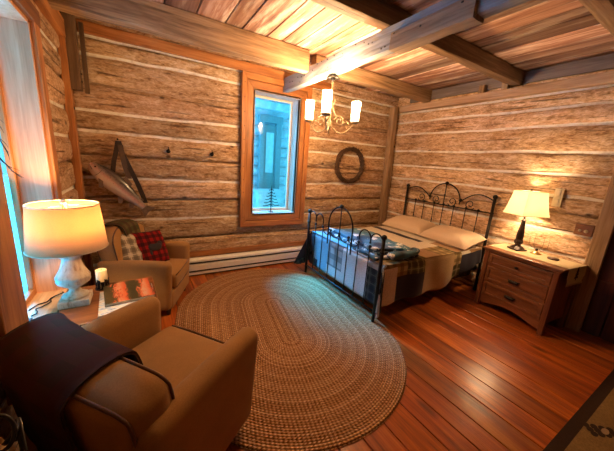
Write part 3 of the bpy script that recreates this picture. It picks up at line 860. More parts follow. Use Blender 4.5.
for s in (-1, 1):
    mb = MB(); scroll(mb, HX, s * .40, 1.175, .074, s, 200 if s > 0 else -20); part(mb, 'scroll', hb)
    mb = MB(); scroll(mb, HX, s * .13, 1.175, .074, -s, 200 if s < 0 else -20); part(mb, 'scroll', hb)
fb = bpy.data.objects.new('footboard', None); col.objects.link(fb); fb.parent = bed
for s in (-1, 1):
    mb = MB(); mb.tube([(FX, s * .70, .016), (FX, s * .70, .915)], .018, 12); mb.ball((FX, s * .70, .935), .028, 12); mb.ball((FX, s * .70, .78), .025, 10, (1, 1, .7)); part(mb, 'post', fb)
mb = MB(); mb.tube([(FX, -.70, .13), (FX, .70, .13)], .010); part(mb, 'rail', fb)
FY = [.525, .35, .175, 0, -.175, -.35, -.525]
for i, y in enumerate(FY):
    top = 1.10 if y == 0 else .80
    mb = MB(); mb.tube([(FX, y, .13), (FX, y, top)], .0065, 8); mb.ball((FX, y, .79), .018, 8); part(mb, 'spindle', fb)
mb = MB(); mb.tube([(FX, .23, .60)] + Q(FX, arc(0, .88, .23, 0, 180, 24)) + [(FX, -.23, .60)], .0095); mb.ball((FX, 0, 1.12), .026, 10); part(mb, 'arch', fb)
for c in (.61, .4375, -.4375, -.61):
    mb = MB(); mb.tube(Q(FX, arc(c, .80 + .06, .0875, -25 if c else 0, 205, 18)), .008); part(mb, 'arch', fb)
for c in (.265, .09, -.09, -.265):
    mb = MB(); mb.tube(Q(FX, arc(c, .80, .085, 0, -180, 14)), .006); part(mb, 'cup_curve', fb)
for s in (-1, 1):
    mb = MB(); mb.box((-.015, s * .66, .33), (1.94, .03, .05)); mb.build('side_rail', BLACK, bed)
mb = MB(); mb.rbox((.02, 0, .28), (1.82, 1.26, .16), .03, 4, 3); mb.build('box_spring', plain('box_fabric', (.05, .03, .022), .9), bed, smooth=True)
mb = MB(); mb.rbox((.02, 0, .48), (1.83, 1.30, .235), .06, 6, 4); mb.build('mattress', plain('ticking', (.6, .54, .45), .9), bed, smooth=True)

# quilt ---------------------------------------------------------------
CRM = fabric('cream_knit', (.62, .53, .41), 90, .2, .6, .2, .15)
WHT = fabric('white_knit', (.72, .69, .66), 80, .2, .6, .2, .1)
TANQ = fabric('tan_patch', (.40, .25, .105), 110, .2, .4, .2, .2)
BRN = fabric('brown_patch', (.29, .155, .06), 140, .15, .3, .2, .2)
NAV = fabric('navy_patch', (.026, .020, .030), 140, .2, .3, .1, .2)
PBR = plaid('brown_plaid', (.42, .29, .13), (.10, .07, .03), (.14, .085, .03), .115)
PGR = plaid('green_plaid', (.17, .13, .055), (.035, .045, .02), (.05, .035, .018), .10, (.34, .28, .15))
PGY = plaid('grey_plaid', (.52, .52, .50), (.14, .15, .15), (.17, .17, .18), .15)
PNV = plaid('navy_plaid', (.05, .07, .075), (.02, .03, .035), (.02, .02, .03), .10, (.09, .11, .11))
BLUE = fabric('blue_patch', (.20, .36, .44), 110, .2, .5, .2, .2)
QM = [CRM, WHT, TANQ, BRN, NAV, PBR, PGR, PGY, PNV, BLUE]
iC, iW, iT, iB, iN, iPB, iPG, iPY, iPN, iBl = range(10)
def patch(s, t):
    """s: across (world Y, drape continues), t: along (world X, drape continues)"""
    sd = 1.80 - s          # >0 on the south drape
    fd = 2.06 - t          # >0 on the foot drape
    if fd > 0 and sd < .02:
        if s > 3.20: return iPN if fd > .22 else iN
        if s > 2.98: return iN if s > 3.1 else (iBl if fd < .40 else iPN)
        if s > 2.76: return iBl
        if s > 2.46: return iPY if fd < .36 else iW
        if s > 2.0: return iW
        return iPY if fd < .1 else iPN
    if sd > 0:
        if fd > .06: return iPN if sd < .3 else iW
        if t < 2.26: return iC if sd > .08 else iPB
        if t < 2.42: return iPB if sd < .17 else iN
        if t < 2.70: return iPG if sd < .17 else iN
        if t < 3.28: return iB if sd < .03 else iT
        if t < 3.42: return iPB if sd < .24 else iPG
        if t < 3.62: return iC if sd < .10 else iN
        return iB if sd < .1 else iN
    if t > 3.35: return iC if s > 2.2 or t > 3.6 else iB
    if t > 3.22 and s > 2.3: return iN
    if s < 2.06:
        if t < 2.42: return iPB
        if t < 2.72: return iPG
        if t < 3.0: return iB
        if t < 3.30: return iPB
        return iPG
    if t < 2.3: return iBl if s > 2.4 else iW
    if s < 2.35: return iC if t > 2.75 else iB
    return iC
def quilt():
    mb = MB(); uv = []
    YL, YH, XF, XH = 1.80, 3.205, 2.06, 3.90
    ds, dn, df = .46, .46, .50
    ss = spaced(YL - ds, YH + dn, .028, (YL, YH)); tt = spaced(XF - df, XH, .028, (XF,))
    r = .055; zt = .632
    def prof(d):            # drape distance -> (out, down)
        if d <= 0: return 0, 0
        L = r * pi / 2
        if d < L: a = d / r; return r * sin(a), r * (1 - cos(a))
        return r, r + d - L
    for t in tt:
        for s in ss:
            a = max(0, XF - t)
            b, sg = (YL - s, -1) if s < YL else ((s - YH, 1) if s > YH else (0, 0))
            b = max(0, b)
            x, y = max(t, XF), min(max(s, YL), YH)
            if b and not a:
                o, d = prof(b); hem = .045 * noise.noise(Vector((t * 2.2, sg, 4)))
                lift = max(0, (t - 3.0)) * .25 * (b / ds) if sg < 0 else 0
                d -= lift
                fold = (sin(t * 13 + sg) * .018 + noise.noise(Vector((t * 6, b * 2, 1))) * .02) * min(1, b / .25)
                y += sg * (o - .045 + fold + .05 * b); z = zt - d
            elif a and not b:
                o, d = prof(a)
                fold = noise.noise(Vector((s * 7, a * 2, 8))) * .006 * min(1, a / .2)
                x -= o - .045 + fold; z = zt - d
            elif a and b:
                th = math.atan2(b, a); D = sqrt(a * a + b * b); m = max(df, ds)
                D = min(D, .56); o, d = prof(D)
                fl = sin(th) ** 3 * cos(th) * 2.0 * D * (.62 if sg > 0 else .25)
                x -= cos(th) * (o - .045) + fl * .95 * (1 if th > .5 else th / .5); y += sg * (sin(th) * (o - .045) + .05 * D + fl * .25)
                z = zt - d * (.93 if sg > 0 else 1)
            else:
                z = zt
            if not a and not b:
                z += noise.noise(Vector((x * 3, y * 3, 2))) * .010 + noise.noise(Vector((x * 9, y * 9, 5))) * .004
                z -= .0
            z = max(z, .035)
            mb.v.append((x, y, z)); uv.append((t, s))
    n = len(ss)
    for i in range(len(tt) - 1):
        for j in range(n - 1):
            mb.f.append([i*n + j, (i+1)*n + j, (i+1)*n + j + 1, i*n + j + 1])
            mb.m.append(patch((ss[j] + ss[j+1]) / 2, (tt[i] + tt[i+1]) / 2)); mb.c.append((1, 1, 1))
    mb.uv = uv
    o = mb.build('quilt', QM, None, smooth=True)
    s = o.modifiers.new('thick', 'SOLIDIFY'); s.thickness = .014; s.offset = -1
    return tag(o, 'patchwork quilt of plaid, cream, tan and navy squares covering the bed', 'quilt')
quilt()

# pillows on the bed
PILL = fabric('pillowcase', (.66, .49, .34), 200, .06, .15, .15, .1)
for loc, lab, sd, sp in (((3.72, 2.88, .715), 'peach bed pillow farther from the bedside lamp, near the corner', 3, 3), ((3.70, 2.13, .715), 'peach bed pillow nearer to the nightstand', 8, -4)):
    o = pillow('bed_pillow', PILL, .46, .74, .19, seed=sd, n=20); o.location = loc; o.rotation_euler = (0, R(-14), R(sp)); tag(o, lab, 'pillow', 'bed pillows')

# folded throw at the foot of the bed
def navy_throw():
    n = NT('navy_white_throw'); x = n.n('ShaderNodeTexVoronoi'); x.inputs['Scale'].default_value = 6.5; x.inputs['Randomness'].default_value = .7
    n.l(n.mapping((1, 1, 1.6)), x.inputs['Vector'])
    f = n.noise(n.mapping((1, 1, 1)), 22, 4, .7, 1.0)
    d = n.math('ADD', x.outputs['Distance'], n.math('MULTIPLY', n.math('SUBTRACT', f, .5), 1.2))
    m = n.ramp(d, [(.27, 1.0), (.32, 0.0)]); g = n.noise(n.mapping((1, 1, 1)), 3, 2)
    base = n.ramp(g, [(.40, (.018, .022, .035)), (.52, (.06, .16, .22)), (.62, (.07, .20, .28)), (.72, (.02, .03, .045))])
    w = n.noise(n.mapping((1, 1, 1)), 180, 2)
    return n.bsdf(n.mix(base, (.80, .78, .74), m), .9, bump=w, bstr=.3, bdist=.004, sheen=.3, spec=.15)
tb = thing('folded_throw', 'navy and white patterned throw folded at the foot of the bed', 'throw', (2.42, 2.42, .645), R(-9))
NT_ = navy_throw()
for k, (w, h, dx, dy, wz) in enumerate(((.60, 1.16, 0, .02, 0), (.52, 1.04, .02, .05, 4), (.40, .50, -.02, -.22, -14))):
    mb = MB(); mb.rbox((dx, dy, .018 + k * .03), (w, h, .034), .0165, 14, 4, lambda p, k=k: p + Vector((noise.noise(Vector((p.y * 3, k, 0))) * .03, noise.noise(p * 3 + Vector((k, 0, 0))) * .05, noise.noise(Vector((p.x * 6, p.y * 6, k))) * .016)), Matrix.Rotation(R(wz), 3, 'Z'))
    mb.build('fold', NT_, tb, smooth=True)
mb = MB()
mb.rbox((0, 0, 0), (.50, .10, .07), .034, 12, 5, lambda p: p + Vector((0, p.x * p.x * .5, noise.noise(p * 12) * .012)))
o = mb.build('rolled_end', NT_, tb, smooth=True); o.location = (.10, -.56, .055); o.rotation_euler = (0, 0, R(14))

# ------------------------------------------------------------------ nightstand
ns = thing('nightstand', 'oak three-drawer nightstand with dark cup pulls beside the bed', 'nightstand', (3.765, 1.20, 0), R(174))
mb = MB(); mb.box((0, 0, .7375), (.52, .80, .025)); mb.build('top', OAKX, ns, bevel=.007)
mb = MB(); mb.box((0, 0, .715), (.49, .76, .02)); mb.build('moulding', OAKX, ns, bevel=.005)
mb = MB()
for s in (-1, 1): mb.box((-.01, s * .335, .415), (.42, .022, .585))
mb.box((-.215, 0, .415), (.015, .66, .585)); mb.box((0, 0, .13), (.42, .66, .02)); mb.build('carcass', OAKZ, ns)
for s in (-1, 1):
    for x in (.215, -.20):
        mb = MB(); mb.box((x, s * .345, .355), (.045, .05, .71)); mb.build('leg', OAKZ, ns, bevel=.005)
mb = MB(); n = 16
poly = [(-.33, .15), (-.33, .045)] + [(-.27 + .54 * k / n, .05 + .055 * sin(pi * k / n)) for k in range(n + 1)] + [(.33, .045), (.33, .15)]
mb.prism(poly, .200, .222, lambda p: Vector((p.z, p.x, p.y))); mb.build('apron', OAKX, ns)
mb = MB()
for z in (.146, .338, .534, .695): mb.box((.205, 0, z), (.03, .65, .018))
mb.build('divider', OAKX, ns)
for z0, z1, big in ((.543, .686, 0), (.347, .525, 1), (.155, .329, 1)):
    zc, hh = (z0 + z1) / 2, z1 - z0 - .006
    d = MB(); d.box((.212, 0, zc), (.02, .63, hh)); dw = d.build('drawer', OAKX, ns, bevel=.003)
    mb = MB()
    for s in (-1, 1): mb.box((.226, s * .295, zc), (.012, .04, hh)); mb.box((.226, 0, zc + s * (hh / 2 - .018)), (.012, .55, .036))
    mb.build('drawer_frame', OAKX, dw, bevel=.004)
    mb = MB()
    if big:
        pr = [(.048 * cos(R(a)), .022 * sin(R(a))) for a in range(0, 181, 12)]
        mb.rbox((.235, 0, zc + .002), (.03, .105, .036), .015, 3, 4)
        mb.box((.225, 0, zc + .012), (.008, .115, .012))
        mb.build('cup_pull', BLACK, dw, smooth=True)
    else:
        mb.tube([(.22, 0, zc), (.245, 0, zc)], .007); mb.ball((.248, 0, zc), .016, 10, (.7, 1.4, .8)); mb.build('knob', BLACK, dw, smooth=True)

def runner_cloth():
    n = NT('runner_cloth'); w = n.noise(n.mapping((1, 1, 1)), 240, 2); return n.bsdf(n.ramp(w, [(.3, (.55, .42, .24)), (.7, (.66, .53, .33))]), .9, bump=w, bstr=.3, bdist=.002, spec=.15)
rn = thing('table_runner', 'cream runner on the nightstand, its dark-motif end hanging down the side', 'runner', (3.765, 1.20, .7505), R(174))
RC = runner_cloth(); mb = MB()
mb.box((-.03, .0, .002), (.36, .80, .003)); 
for k in range(6): mb.box((-.03, .4015 + .0025 * sin(k / 2), -.015 - .028 * k), (.36 - .010 * k * (k > 3), .003, .031))
mb.build('cloth', RC, rn)
mb = MB()
for k in range(3): mb.prism([(-.04 + .008 * k, -.115 + .035 * k), (.04 - .008 * k, -.115 + .035 * k), (0, -.06 + .035 * k)], .4045, .4075, lambda p: Vector((p.x - .03, p.z, p.y)))
mb.box((-.03, .406, -.122), (.014, .003, .03)); mb.build('tree_motif', plain('motif_dark', (.03, .02, .015), .9), rn)
mb = MB()
for k in range(26): mb.tube([(-.195 + .33 * k / 25, .405, -.165), (-.195 + .33 * k / 25 + .003 * sin(k * 3), .406, -.19)], .0018, 4)
mb.build('fringe', RC, rn)

# bedside lamp
bl = thing('table_lamp', 'dark turned table lamp with square flared shade on the nightstand', 'lamp', (3.82, 1.375, .754), R(-24))
DKB = plain('dark_bronze', (.035, .018, .013), .35, .3, var=.25)
mb = MB(); mb.prism([(-.07, -.07), (.07, -.07), (.07, .07), (-.07, .07)], 0, .02); mb.build('foot', DKB, bl, bevel=.005)
mb = MB(); r8 = 4
prof = [(.085, .018), (.06, .04), (.035, .055), (.030, .07), (.045, .085), (.048, .11), (.036, .13), (.040, .15), (.036, .22), (.026, .30), (.020, .345), (.026, .352), (.026, .362), (.014, .37), (.012, .40)]
mb.lathe(prof, n=8, rot=Matrix.Rotation(R(22.5), 3, 'Z')); mb.build('stem', DKB, bl)
SQ = shade_mat('square_shade', (.90, .84, .70))
mb = MB(); b0, b1, q0, q1 = .138, .098, .425, .70
def ring(h, z): return [(-h * 1.25, -h, z), (h * 1.25, -h, z), (h * 1.25, h, z), (-h * 1.25, h, z)]
nz = 6; vs = []
for k in range(nz + 1):
    u = k / nz; h = b0 + (b1 - b0) * (u ** .8); vs += ring(h, q0 + (q1 - q0) * u)
for k in range(nz + 1):
    u = k / nz; h = b0 + (b1 - b0) * (u ** .8) - .003; vs += ring(h, q0 + (q1 - q0) * u)
fs = []; m = (nz + 1) * 4
for k in range(nz):
    for i in range(4):
        j = (i + 1) % 4
        fs.append((k*4 + i, k*4 + j, k*4 + 4 + j, k*4 + 4 + i)); fs.append((m + k*4 + j, m + k*4 + i, m + k*4 + 4 + i, m + k*4 + 4 + j))
for i in range(4):
    j = (i + 1) % 4; fs.append((i, m + i, m + j, j)); fs.append((nz*4 + i, nz*4 + j, m + nz*4 + j, m + nz*4 + i))
mb.add(vs, fs); sq = mb.build('lamp_shade', SQ, bl)
STR = plain('shade_trim', (.55, .42, .22), .8)
for h, z in ((b0, q0), (b1, q1)):
    P = ring(h, z); mb = MB(); mb.tube(P, .003, 5, True); mb.build('binding', STR, sq)
mb = MB(); mb.tube([(0, 0, .40), (0, 0, .47)], .015); mb.tube([(0, .05, .43), (0, .06, .55), (0, .03, .69), (0, 0, .705)], .003, 6); mb.tube([(0, -.05, .43), (0, -.06, .55), (0, -.03, .69), (0, 0, .705)], .003, 6)
mb.tube([(-b1 * 1.25, 0, .695), (b1 * 1.25, 0, .695)], .002, 5); mb.build('socket', BRASS, bl, smooth=True)
mb = MB(); mb.lathe([(.008, .705), (.012, .712), (.004, .725)], n=10); mb.build('finial', DKB, bl)
mb = MB(); mb.ball((0, 0, .53), .028, 12, (1, 1, 1.3)); mb.build('bulb', BULB, bl, smooth=True)
lamp('bedside_light', (3.82, 1.375, .754 + .545), 32, (1.0, .66, .36))

ob = thing('candle_stand', 'small brass stand with a dark knob and thin wires beside the bedside lamp', 'ornament', (3.86, 1.20, .754))
mb = MB(); mb.lathe([(.055, 0), (.052, .008), (.03, .022), (.012, .034), (.010, .042)], n=20); mb.build('base', BRASS, ob, smooth=True)
mb = MB(); mb.ball((0, 0, .052), .016, 10); mb.build('knob', BLACK, ob, smooth=True)
mb = MB()
for a, y in ((0, -.085), (0, -.04), (0, .045), (0, .09)):
    mb.tube([(0, 0, .05), (.02, y * .6, .06), (.02, y, .09), (.02, y * 1.05, .19)], .0017, 5)
mb.build('wire', BLACK, ob, smooth=True)
mb = MB(); mb.lathe([(.046, 0), (.052, .006), (.052, .014), (.044, .02), (.02, .021)], (3.80, 1.02, .754), 24); tag(mb.build('coaster_puck', plain('brown_puck', (.10, .05, .03), .4), smooth=True), 'small round dark brown dish at the end of the nightstand', 'dish')

# switch plates
sw = thing('switch_plate', 'tall ivory switch plate on the log wall above the bedside lamp', 'switch', (4.005, 1.183, 1.41))
IV = plain('ivory_plastic', (.72, .62, .42), .4, var=.05)
mb = MB(); mb.rbox((0, 0, 0), (.016, .082, .205), .006, 2, 2); mb.build('plate', IV, sw, smooth=False)
for z in (.05, -.05):
    mb = MB(); mb.box((-.011, 0, z), (.012, .034, .062)); mb.build('rocker', IV, sw, bevel=.003)
st = thing('outlet_plate', 'square brown wooden plate with two pale knobs beside the door casing', 'switch', (3.995, .895, 1.105))
mb = MB(); mb.box((0, 0, 0), (.03, .145, .12)); mb.build('plate', wood('plate_wood', [(.13, .05, .02), (.26, .11, .04), (.36, .17, .07)], 'Y', 1.5, .4, .1, knots=0), st, bevel=.005)
for y, r in ((.028, .013), (-.022, .018)):
    mb = MB(); mb.lathe([(r, 0), (r, .012), (r * .7, .02)], (-.015, y, -.01), 14, rot=Matrix.Rotation(R(-90), 3, 'Y')); mb.build('knob', IV, st, smooth=True)

# ------------------------------------------------------------------ rugs
def rugs():
    n = NT('braided_rug'); tc = n.n('ShaderNodeTexCoord'); s = n.n('ShaderNodeSeparateXYZ'); n.l(tc.outputs['Object'], s.inputs[0])
    x = s.outputs[0]; cy = n.math('MAXIMUM', n.math('MINIMUM', s.outputs[1], .35), -.35); dy = n.math('SUBTRACT', s.outputs[1], cy)
    rr = n.math('SQRT', n.math('ADD', n.math('MULTIPLY', x, x), n.math('MULTIPLY', dy, dy)))
    ang = n.math('ARCTAN2', dy, n.math('ABSOLUTE', x))
    run = n.math('ADD', n.math('MULTIPLY', ang, rr), cy)
    ring = n.math('MULTIPLY', rr, 56.0)
    idx = n.math('FLOOR', ring); fr = n.math('FRACT', ring)
    cb = n.n('ShaderNodeCombineXYZ'); n.l(idx, cb.inputs[0])
    n.l(n.math('MULTIPLY', run, 70.0), cb.inputs[1]); n.l(n.math('GREATER_THAN', x, 0.0), cb.inputs[2])
    st = n.noise(cb.outputs[0], 1.0, 3, .7)
    wn = n.n('ShaderNodeTexWhiteNoise', noise_dimensions='1D'); n.l(idx, wn.inputs['W'])
    sl = n.math('SINE', n.math('ADD', n.math('MULTIPLY', run, 230.0), n.math('MULTIPLY', fr, 5.0)))
    f = n.math('ADD', n.math('ADD', n.math('MULTIPLY', st, .95), -.07), n.math('ADD', n.math('MULTIPLY', wn.outputs['Value'], .10), n.math('MULTIPLY', sl, .06)))
    c = n.ramp(f, [(.30, (.13, .044, .014)), (.42, (.46, .215, .085)), (.52, (.70, .39, .185)), (.64, (.92, .64, .39))])
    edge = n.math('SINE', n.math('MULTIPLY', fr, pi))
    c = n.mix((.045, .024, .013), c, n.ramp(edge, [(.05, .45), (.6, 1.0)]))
    h = n.math('ADD', edge, n.math('MULTIPLY', sl, .25))
    return n.bsdf(c, .95, bump=h, bstr=.8, bdist=.012, spec=.1)
mb = MB(); N = 96; prof = [(1.0, 0.001), (1.005, .006), (.997, .013), (.985, .015), (.5, .015), (.01, .015)]
RR, HH = 1.0, .35; vs = []; fs = []
for r, z in prof:
    for k in range(N):
        q = 2 * pi * k / N; wv = 1 + .006 * noise.noise(Vector((cos(q) * 3, sin(q) * 3, 2)))
        vs.append((RR * r * wv * cos(q), RR * r * wv * sin(q) + HH * (1 if sin(q) >= 0 else -1) * min(1, r * 1.02), z))
for i in range(len(prof) - 1):
    for k in range(N): fs.append((i*N + k, i*N + (k+1) % N, (i+1)*N + (k+1) % N, (i+1)*N + k))
fs.append(tuple((len(prof)-1)*N + k for k in range(N))); fs.append(tuple(range(N - 1, -1, -1)))
mb.add(vs, fs); o = mb.build('braided_rug', rugs()); o.location = (1.15, 2.25, 0); o.rotation_euler = (0, 0, R(-10))
tag(o, 'large oval braided brown rug in the middle of the floor', 'rug')
r2g = thing('area_rug', 'tan lodge rug with dark border and pinecone motif at the bottom right', 'rug', (2.95, -.45, 0))
mb = MB(); mb.box((0, 0, .006), (2.1, 1.56, .011)); mb.build('border', fabric('rug_border', (.035, .018, .012), 120, .2, .5, 0), r2g)
mb = MB(); mb.box((0, 0, .0125), (1.96, 1.43, .004)); mb.build('field', fabric('rug_field', (.27, .165, .06), 90, .25, .5, 0, .5), r2g)
MOT2 = fabric('motif_pale', (.4, .27, .14), 120, .2, .3, 0); MOT = fabric('rug_motif', (.035, .02, .014), 120, .2, .4, 0)
for cx, cy, a in ((-.43, .63, -38), (.0, .60, 200), (.36, .57, 30), (-.75, .55, 10), (-.33, .18, 90), (.5, .2, 0)):
    mb = MB()
    for k in range(5):
        for s in (-1, 0, 1):
            q = R(a); lx, ly = -.09 + .045 * k, s * (.032 - .004 * k)
            mb.ball((cx + lx * cos(q) - ly * sin(q), cy + lx * sin(q) + ly * cos(q), .0145), .024, 8, (1.1, .75, .06))
    mo = mb.build('pinecone_motif', MOT, r2g); mb = MB()
    mb = MB(); mb.ball((cx, cy, .0162), .03, 8, (1.2 if a % 20 else 1.5, .6, .03))
    mb.build('motif_scale', MOT2, mo)

# ------------------------------------------------------------------ chandelier
CHC = Vector((1.775, 2.58, 0))
ch = thing('chandelier', 'three-light wrought iron chandelier hanging from the grey beam', 'chandelier', (1.775, 2.58, 1.94))
IRON = plain('bronze_iron', (.34, .24, .14), .5, .35, var=.3)
mb = MB(); mb.lathe([(.07, .53), (.068, .535), (.05, .55), (.03, .562), (.028, .572)], n=24); mb.lathe([(.03, .53), (.012, .505), (.006, .495)], n=12); mb.build('canopy', BLACK, ch, smooth=True)
mb = MB(); z = .495; k = 0
while z > .355:
    a = (k % 2) * pi / 2
    mb.tube([(.009 * cos(2*pi*i/12) * cos(a), .009 * cos(2*pi*i/12) * sin(a), z - .012 + .015 * sin(2*pi*i/12)) for i in range(12)], .0025, 5, True)
    z -= .022; k += 1
mb.build('chain', IRON, ch, smooth=True)
mb = MB(); mb.lathe([(.004, .35), (.012, .34), (.007, .32), (.007, .16), (.016, .14), (.010, .12), (.02, .09), (.03, .06), (.02, .03), (.008, .01), (.014, -.005), (.004, -.025)], n=12); mb.build('stem', IRON, ch, smooth=True)
SG = seeded_glass()
fa = math.atan2(-2.58, -1.775) - R(8)
for k in range(3):
    a = fa + 2 * pi * k / 3; ca, sa = cos(a), sin(a)
    def W(pts): return [(r * ca, r * sa, z) for r, z in pts]
    arm = MB(); P = []
    for i in range(21):
        u = i / 20; P.append((.02 + .28 * u, .055 - .075 * sin(u * pi * 1.0) + .06 * u * u))
    arm.tube(W(P), .0065, 7)
    ao = arm.build('arm', IRON, ch, smooth=True)
    mb = MB(); sp = []
    for i in range(26):
        u = i / 25; q = 2 * pi * 1.5 * u; rr = .015 + .045 * u; sp.append((.115 + rr * cos(q), .115 + rr * sin(q)))
    mb.tube(W(sp), .005, 6)
    mb.tube(W([(.165, .10), (.20, .12), (.235, .10), (.24, .07), (.215, .055), (.20, .07), (.21, .085)]), .0045, 6)
    mb.tube(W([(.01, .33), (.035, .34), (.05, .315), (.035, .29), (.02, .27), (.03, .22), (.06, .18), (.075, .165)]), .005, 6)
    mb.build('scroll', IRON, ao, smooth=True)
    mb = MB(); mb.lathe([(.018, .105), (.04, .115), (.052, .13), (.045, .132), (.014, .134)], (.30 * ca, .30 * sa, 0), 18); mb.tube([(.30*ca, .30*sa, .13), (.30*ca, .30*sa, .19)], .012); mb.build('lamp_cup', IRON, ao, smooth=True)
    mb = MB(); mb.lathe([(.042, .133), (.046, .14), (.046, .335), (.043, .335), (.043, .14), (.042, .133)], (.30 * ca, .30 * sa, 0), 24, cap=False); so = mb.build('glass_shade', SG, ao, smooth=True)
    mb = MB(); mb.ball((.30 * ca, .30 * sa, .225), .022, 12, (1, 1, 1.9)); mb.build('bulb', emit('chandelier_bulb', (1, .74, .42), 30) if k == 0 else bpy.data.materials['chandelier_bulb'], ao, smooth=True)
    lamp('chandelier_light', (1.775 + .30 * ca, 2.58 + .30 * sa, 1.94 + .29), 78, (1.0, .63, .33), .035)

# ------------------------------------------------------------------ wall things
# fish
fi = thing('mounted_fish', 'mounted silver trout hung head up on the back log wall', 'fish mount', (-.205, 3.66, 1.16), 0)
def fishmat():
    n = NT('trout_skin'); tc = n.n('ShaderNodeTexCoord'); s = n.n('ShaderNodeSeparateXYZ'); n.l(tc.outputs['Object'], s.inputs[0])
    f = n.noise(n.mapping((1, 1, 1)), 60, 3)
    c = n.ramp(n.math('ADD', n.math('MULTIPLY', s.outputs[2], 5.5), n.math('ADD', .42, n.math('MULTIPLY', n.math('SUBTRACT', f, .5), .2))), [(.10, (.80, .68, .60)), (.36, (.72, .58, .50)), (.50, (.55, .28, .24)), (.60, (.28, .20, .16)), (.74, (.04, .028, .022))])
    sp = n.n('ShaderNodeTexVoronoi'); sp.inputs['Scale'].default_value = 55; n.l(n.mapping((1, .3, 1)), sp.inputs['Vector'])
    m = n.math('MULTIPLY', n.ramp(sp.outputs['Distance'], [(.12, 1.0), (.2, 0.0)]), n.math('GREATER_THAN', s.outputs[2], .0))
    return n.bsdf(n.mix(c, (.03, .02, .015), n.math('MULTIPLY', m, .8)), .28, spec=.6, coat=.3)
FM = fishmat()
body = [(-.37, .012, .016), (-.355, .026, .034), (-.32, .037, .055), (-.27, .045, .072), (-.20, .05, .085), (-.11, .052, .092), (-.02, .05, .088), (.07, .045, .075), (.15, .036, .056), (.22, .025, .040), (.27, .018, .031), (.295, .014, .032)]
mb = MB(); n = 18; vs = []; fs = []
for x, w, h in body:
    cz = .012 * sin((x + .37) * 4)
    for k in range(n):
        q = 2 * pi * k / n; vs.append((x, w * cos(q), cz + h * sin(q) * (1 if sin(q) > 0 else 1.08)))
for i in range(len(body) - 1):
    for k in range(n): fs.append((i*n + k, i*n + (k+1) % n, (i+1)*n + (k+1) % n, (i+1)*n + k))
fs.append(tuple(range(n))); fs.append(tuple((len(body)-1)*n + k for k in range(n-1, -1, -1)))
mb.add(vs, fs); bo = mb.build('fish_body', FM, fi, smooth=True)
FIN = plain('fin', (.20, .13, .09), .4, var=.3)
fin = lambda poly, y, th=.006: MB().prism(poly, -th/2, th/2, lambda p: Vector((p.x, p.z + y, p.y)))
fin([(.28, .03), (.38, .085), (.365, .0), (.38, -.075), (.28, -.025)], 0).build('tail_fin', FIN, fi)
fin([(-.08, .08), (-.06, .14), (.03, .12), (.05, .075)], 0).build('dorsal_fin', FIN, fi)
fin([(.19, .045), (.21, .07), (.235, .065), (.235, .035)], 0).build('adipose_fin', FIN, fi)
fin([(-.22, -.05), (-.15, -.12), (-.12, -.10), (-.17, -.045)], -.04).build('pectoral_fin', FIN, fi)
fin([(.03, -.075), (.08, -.13), (.11, -.11), (.09, -.06)], -.01).build('pelvic_fin', FIN, fi)
fin([(.15, -.05), (.19, -.10), (.22, -.08), (.21, -.035)], 0).build('anal_fin', FIN, fi)
mb = MB(); mb.ball((-.315, -.033, .018), .010, 10, (1, .6, 1)); mb.build('eye', plain('fish_eye', (.02, .015, .01), .15), fi, smooth=True)
mb = MB(); mb.tube([(-.368, -.016, -.002), (-.34, -.034, -.012), (-.315, -.042, -.02)], .004, 6); mb.tube([(-.262 + .012 * cos(R(a)) , -.046, .05 * sin(R(a))) for a in range(-80, 81, 16)], .003, 5); mb.build('jaw_line', FIN, fi, smooth=True)
fi.rotation_euler = (0, R(46), 0)
# leather strap on a nail above the fish
st = thing('hanging_strap', 'dark leather strap looped from a nail behind the fish', 'strap', (-.20, 3.70, 1.66))
mb = MB(); mb.tube([(0, .05, .03), (0, -.04, .035)], .006); mb.ball((0, -.04, .036), .010, 8); mb.build('nail', BLACK, st, smooth=True)
LEA = plain('dark_leather', (.035, .02, .013), .5)
def strap(P, w):
    mb = MB(); vs = []
    for x, y, z in P: vs += [(x - w/2, y, z), (x + w/2, y, z), (x - w/2, y - .006, z), (x + w/2, y - .006, z)]
    fs = []
    for i in range(len(P) - 1):
        a, b = 4*i, 4*i + 4; fs += [(a, a+1, b+1, b), (a+2, b+2, b+3, a+3), (a, b, b+2, a+2), (a+1, a+3, b+3, b+1)]
    fs += [(0, 2, 3, 1), (len(vs)-4, len(vs)-3, len(vs)-1, len(vs)-2)]
    return mb.add(vs, fs)
strap([(-.0, -.01, .02), (-.02, -.025, -.08), (-.05, -.03, -.2), (-.07, -.02, -.32), (-.075, -.01, -.40)], .045).build('strap_side', LEA, st)
strap([(.005, -.015, .02), (.03, -.03, -.1), (.09, -.035, -.26), (.16, -.03, -.45), (.20, -.02, -.58), (.22, -.01, -.66)], .05).build('strap_side', LEA, st)
strap([(.02, -.025, -.02), (.03, -.035, -.14), (.05, -.035, -.26), (.08, -.03, -.38)], .05).build('strap_end', plain('worn_leather', (.10, .06, .035), .6), st)

# peg hooks
for x, z, lab in ((.288, 1.61, 'left of the two small dark pegs on the back log wall'), (.785, 1.61, 'right of the two small dark pegs on the back log wall, nearer the window')):
    o = thing('wall_peg', lab, 'peg', (x, 3.72, z), 0, 'dark pegs on the back wall')
    mb = MB(); mb.lathe([(.024, 0), (.022, .012), (.012, .016)], n=14, rot=Matrix.Rotation(R(90), 3, 'X')); mb.build('peg_base', BLACK, o, smooth=True)
    mb = MB(); mb.tube([(0, -.01, 0), (0, -.05, .0), (0, -.06, .015), (0, -.062, .03)], .008); mb.tube([(0, -.012, 0), (0, -.012, .05)], .005); mb.build('hook', BLACK, o, smooth=True)

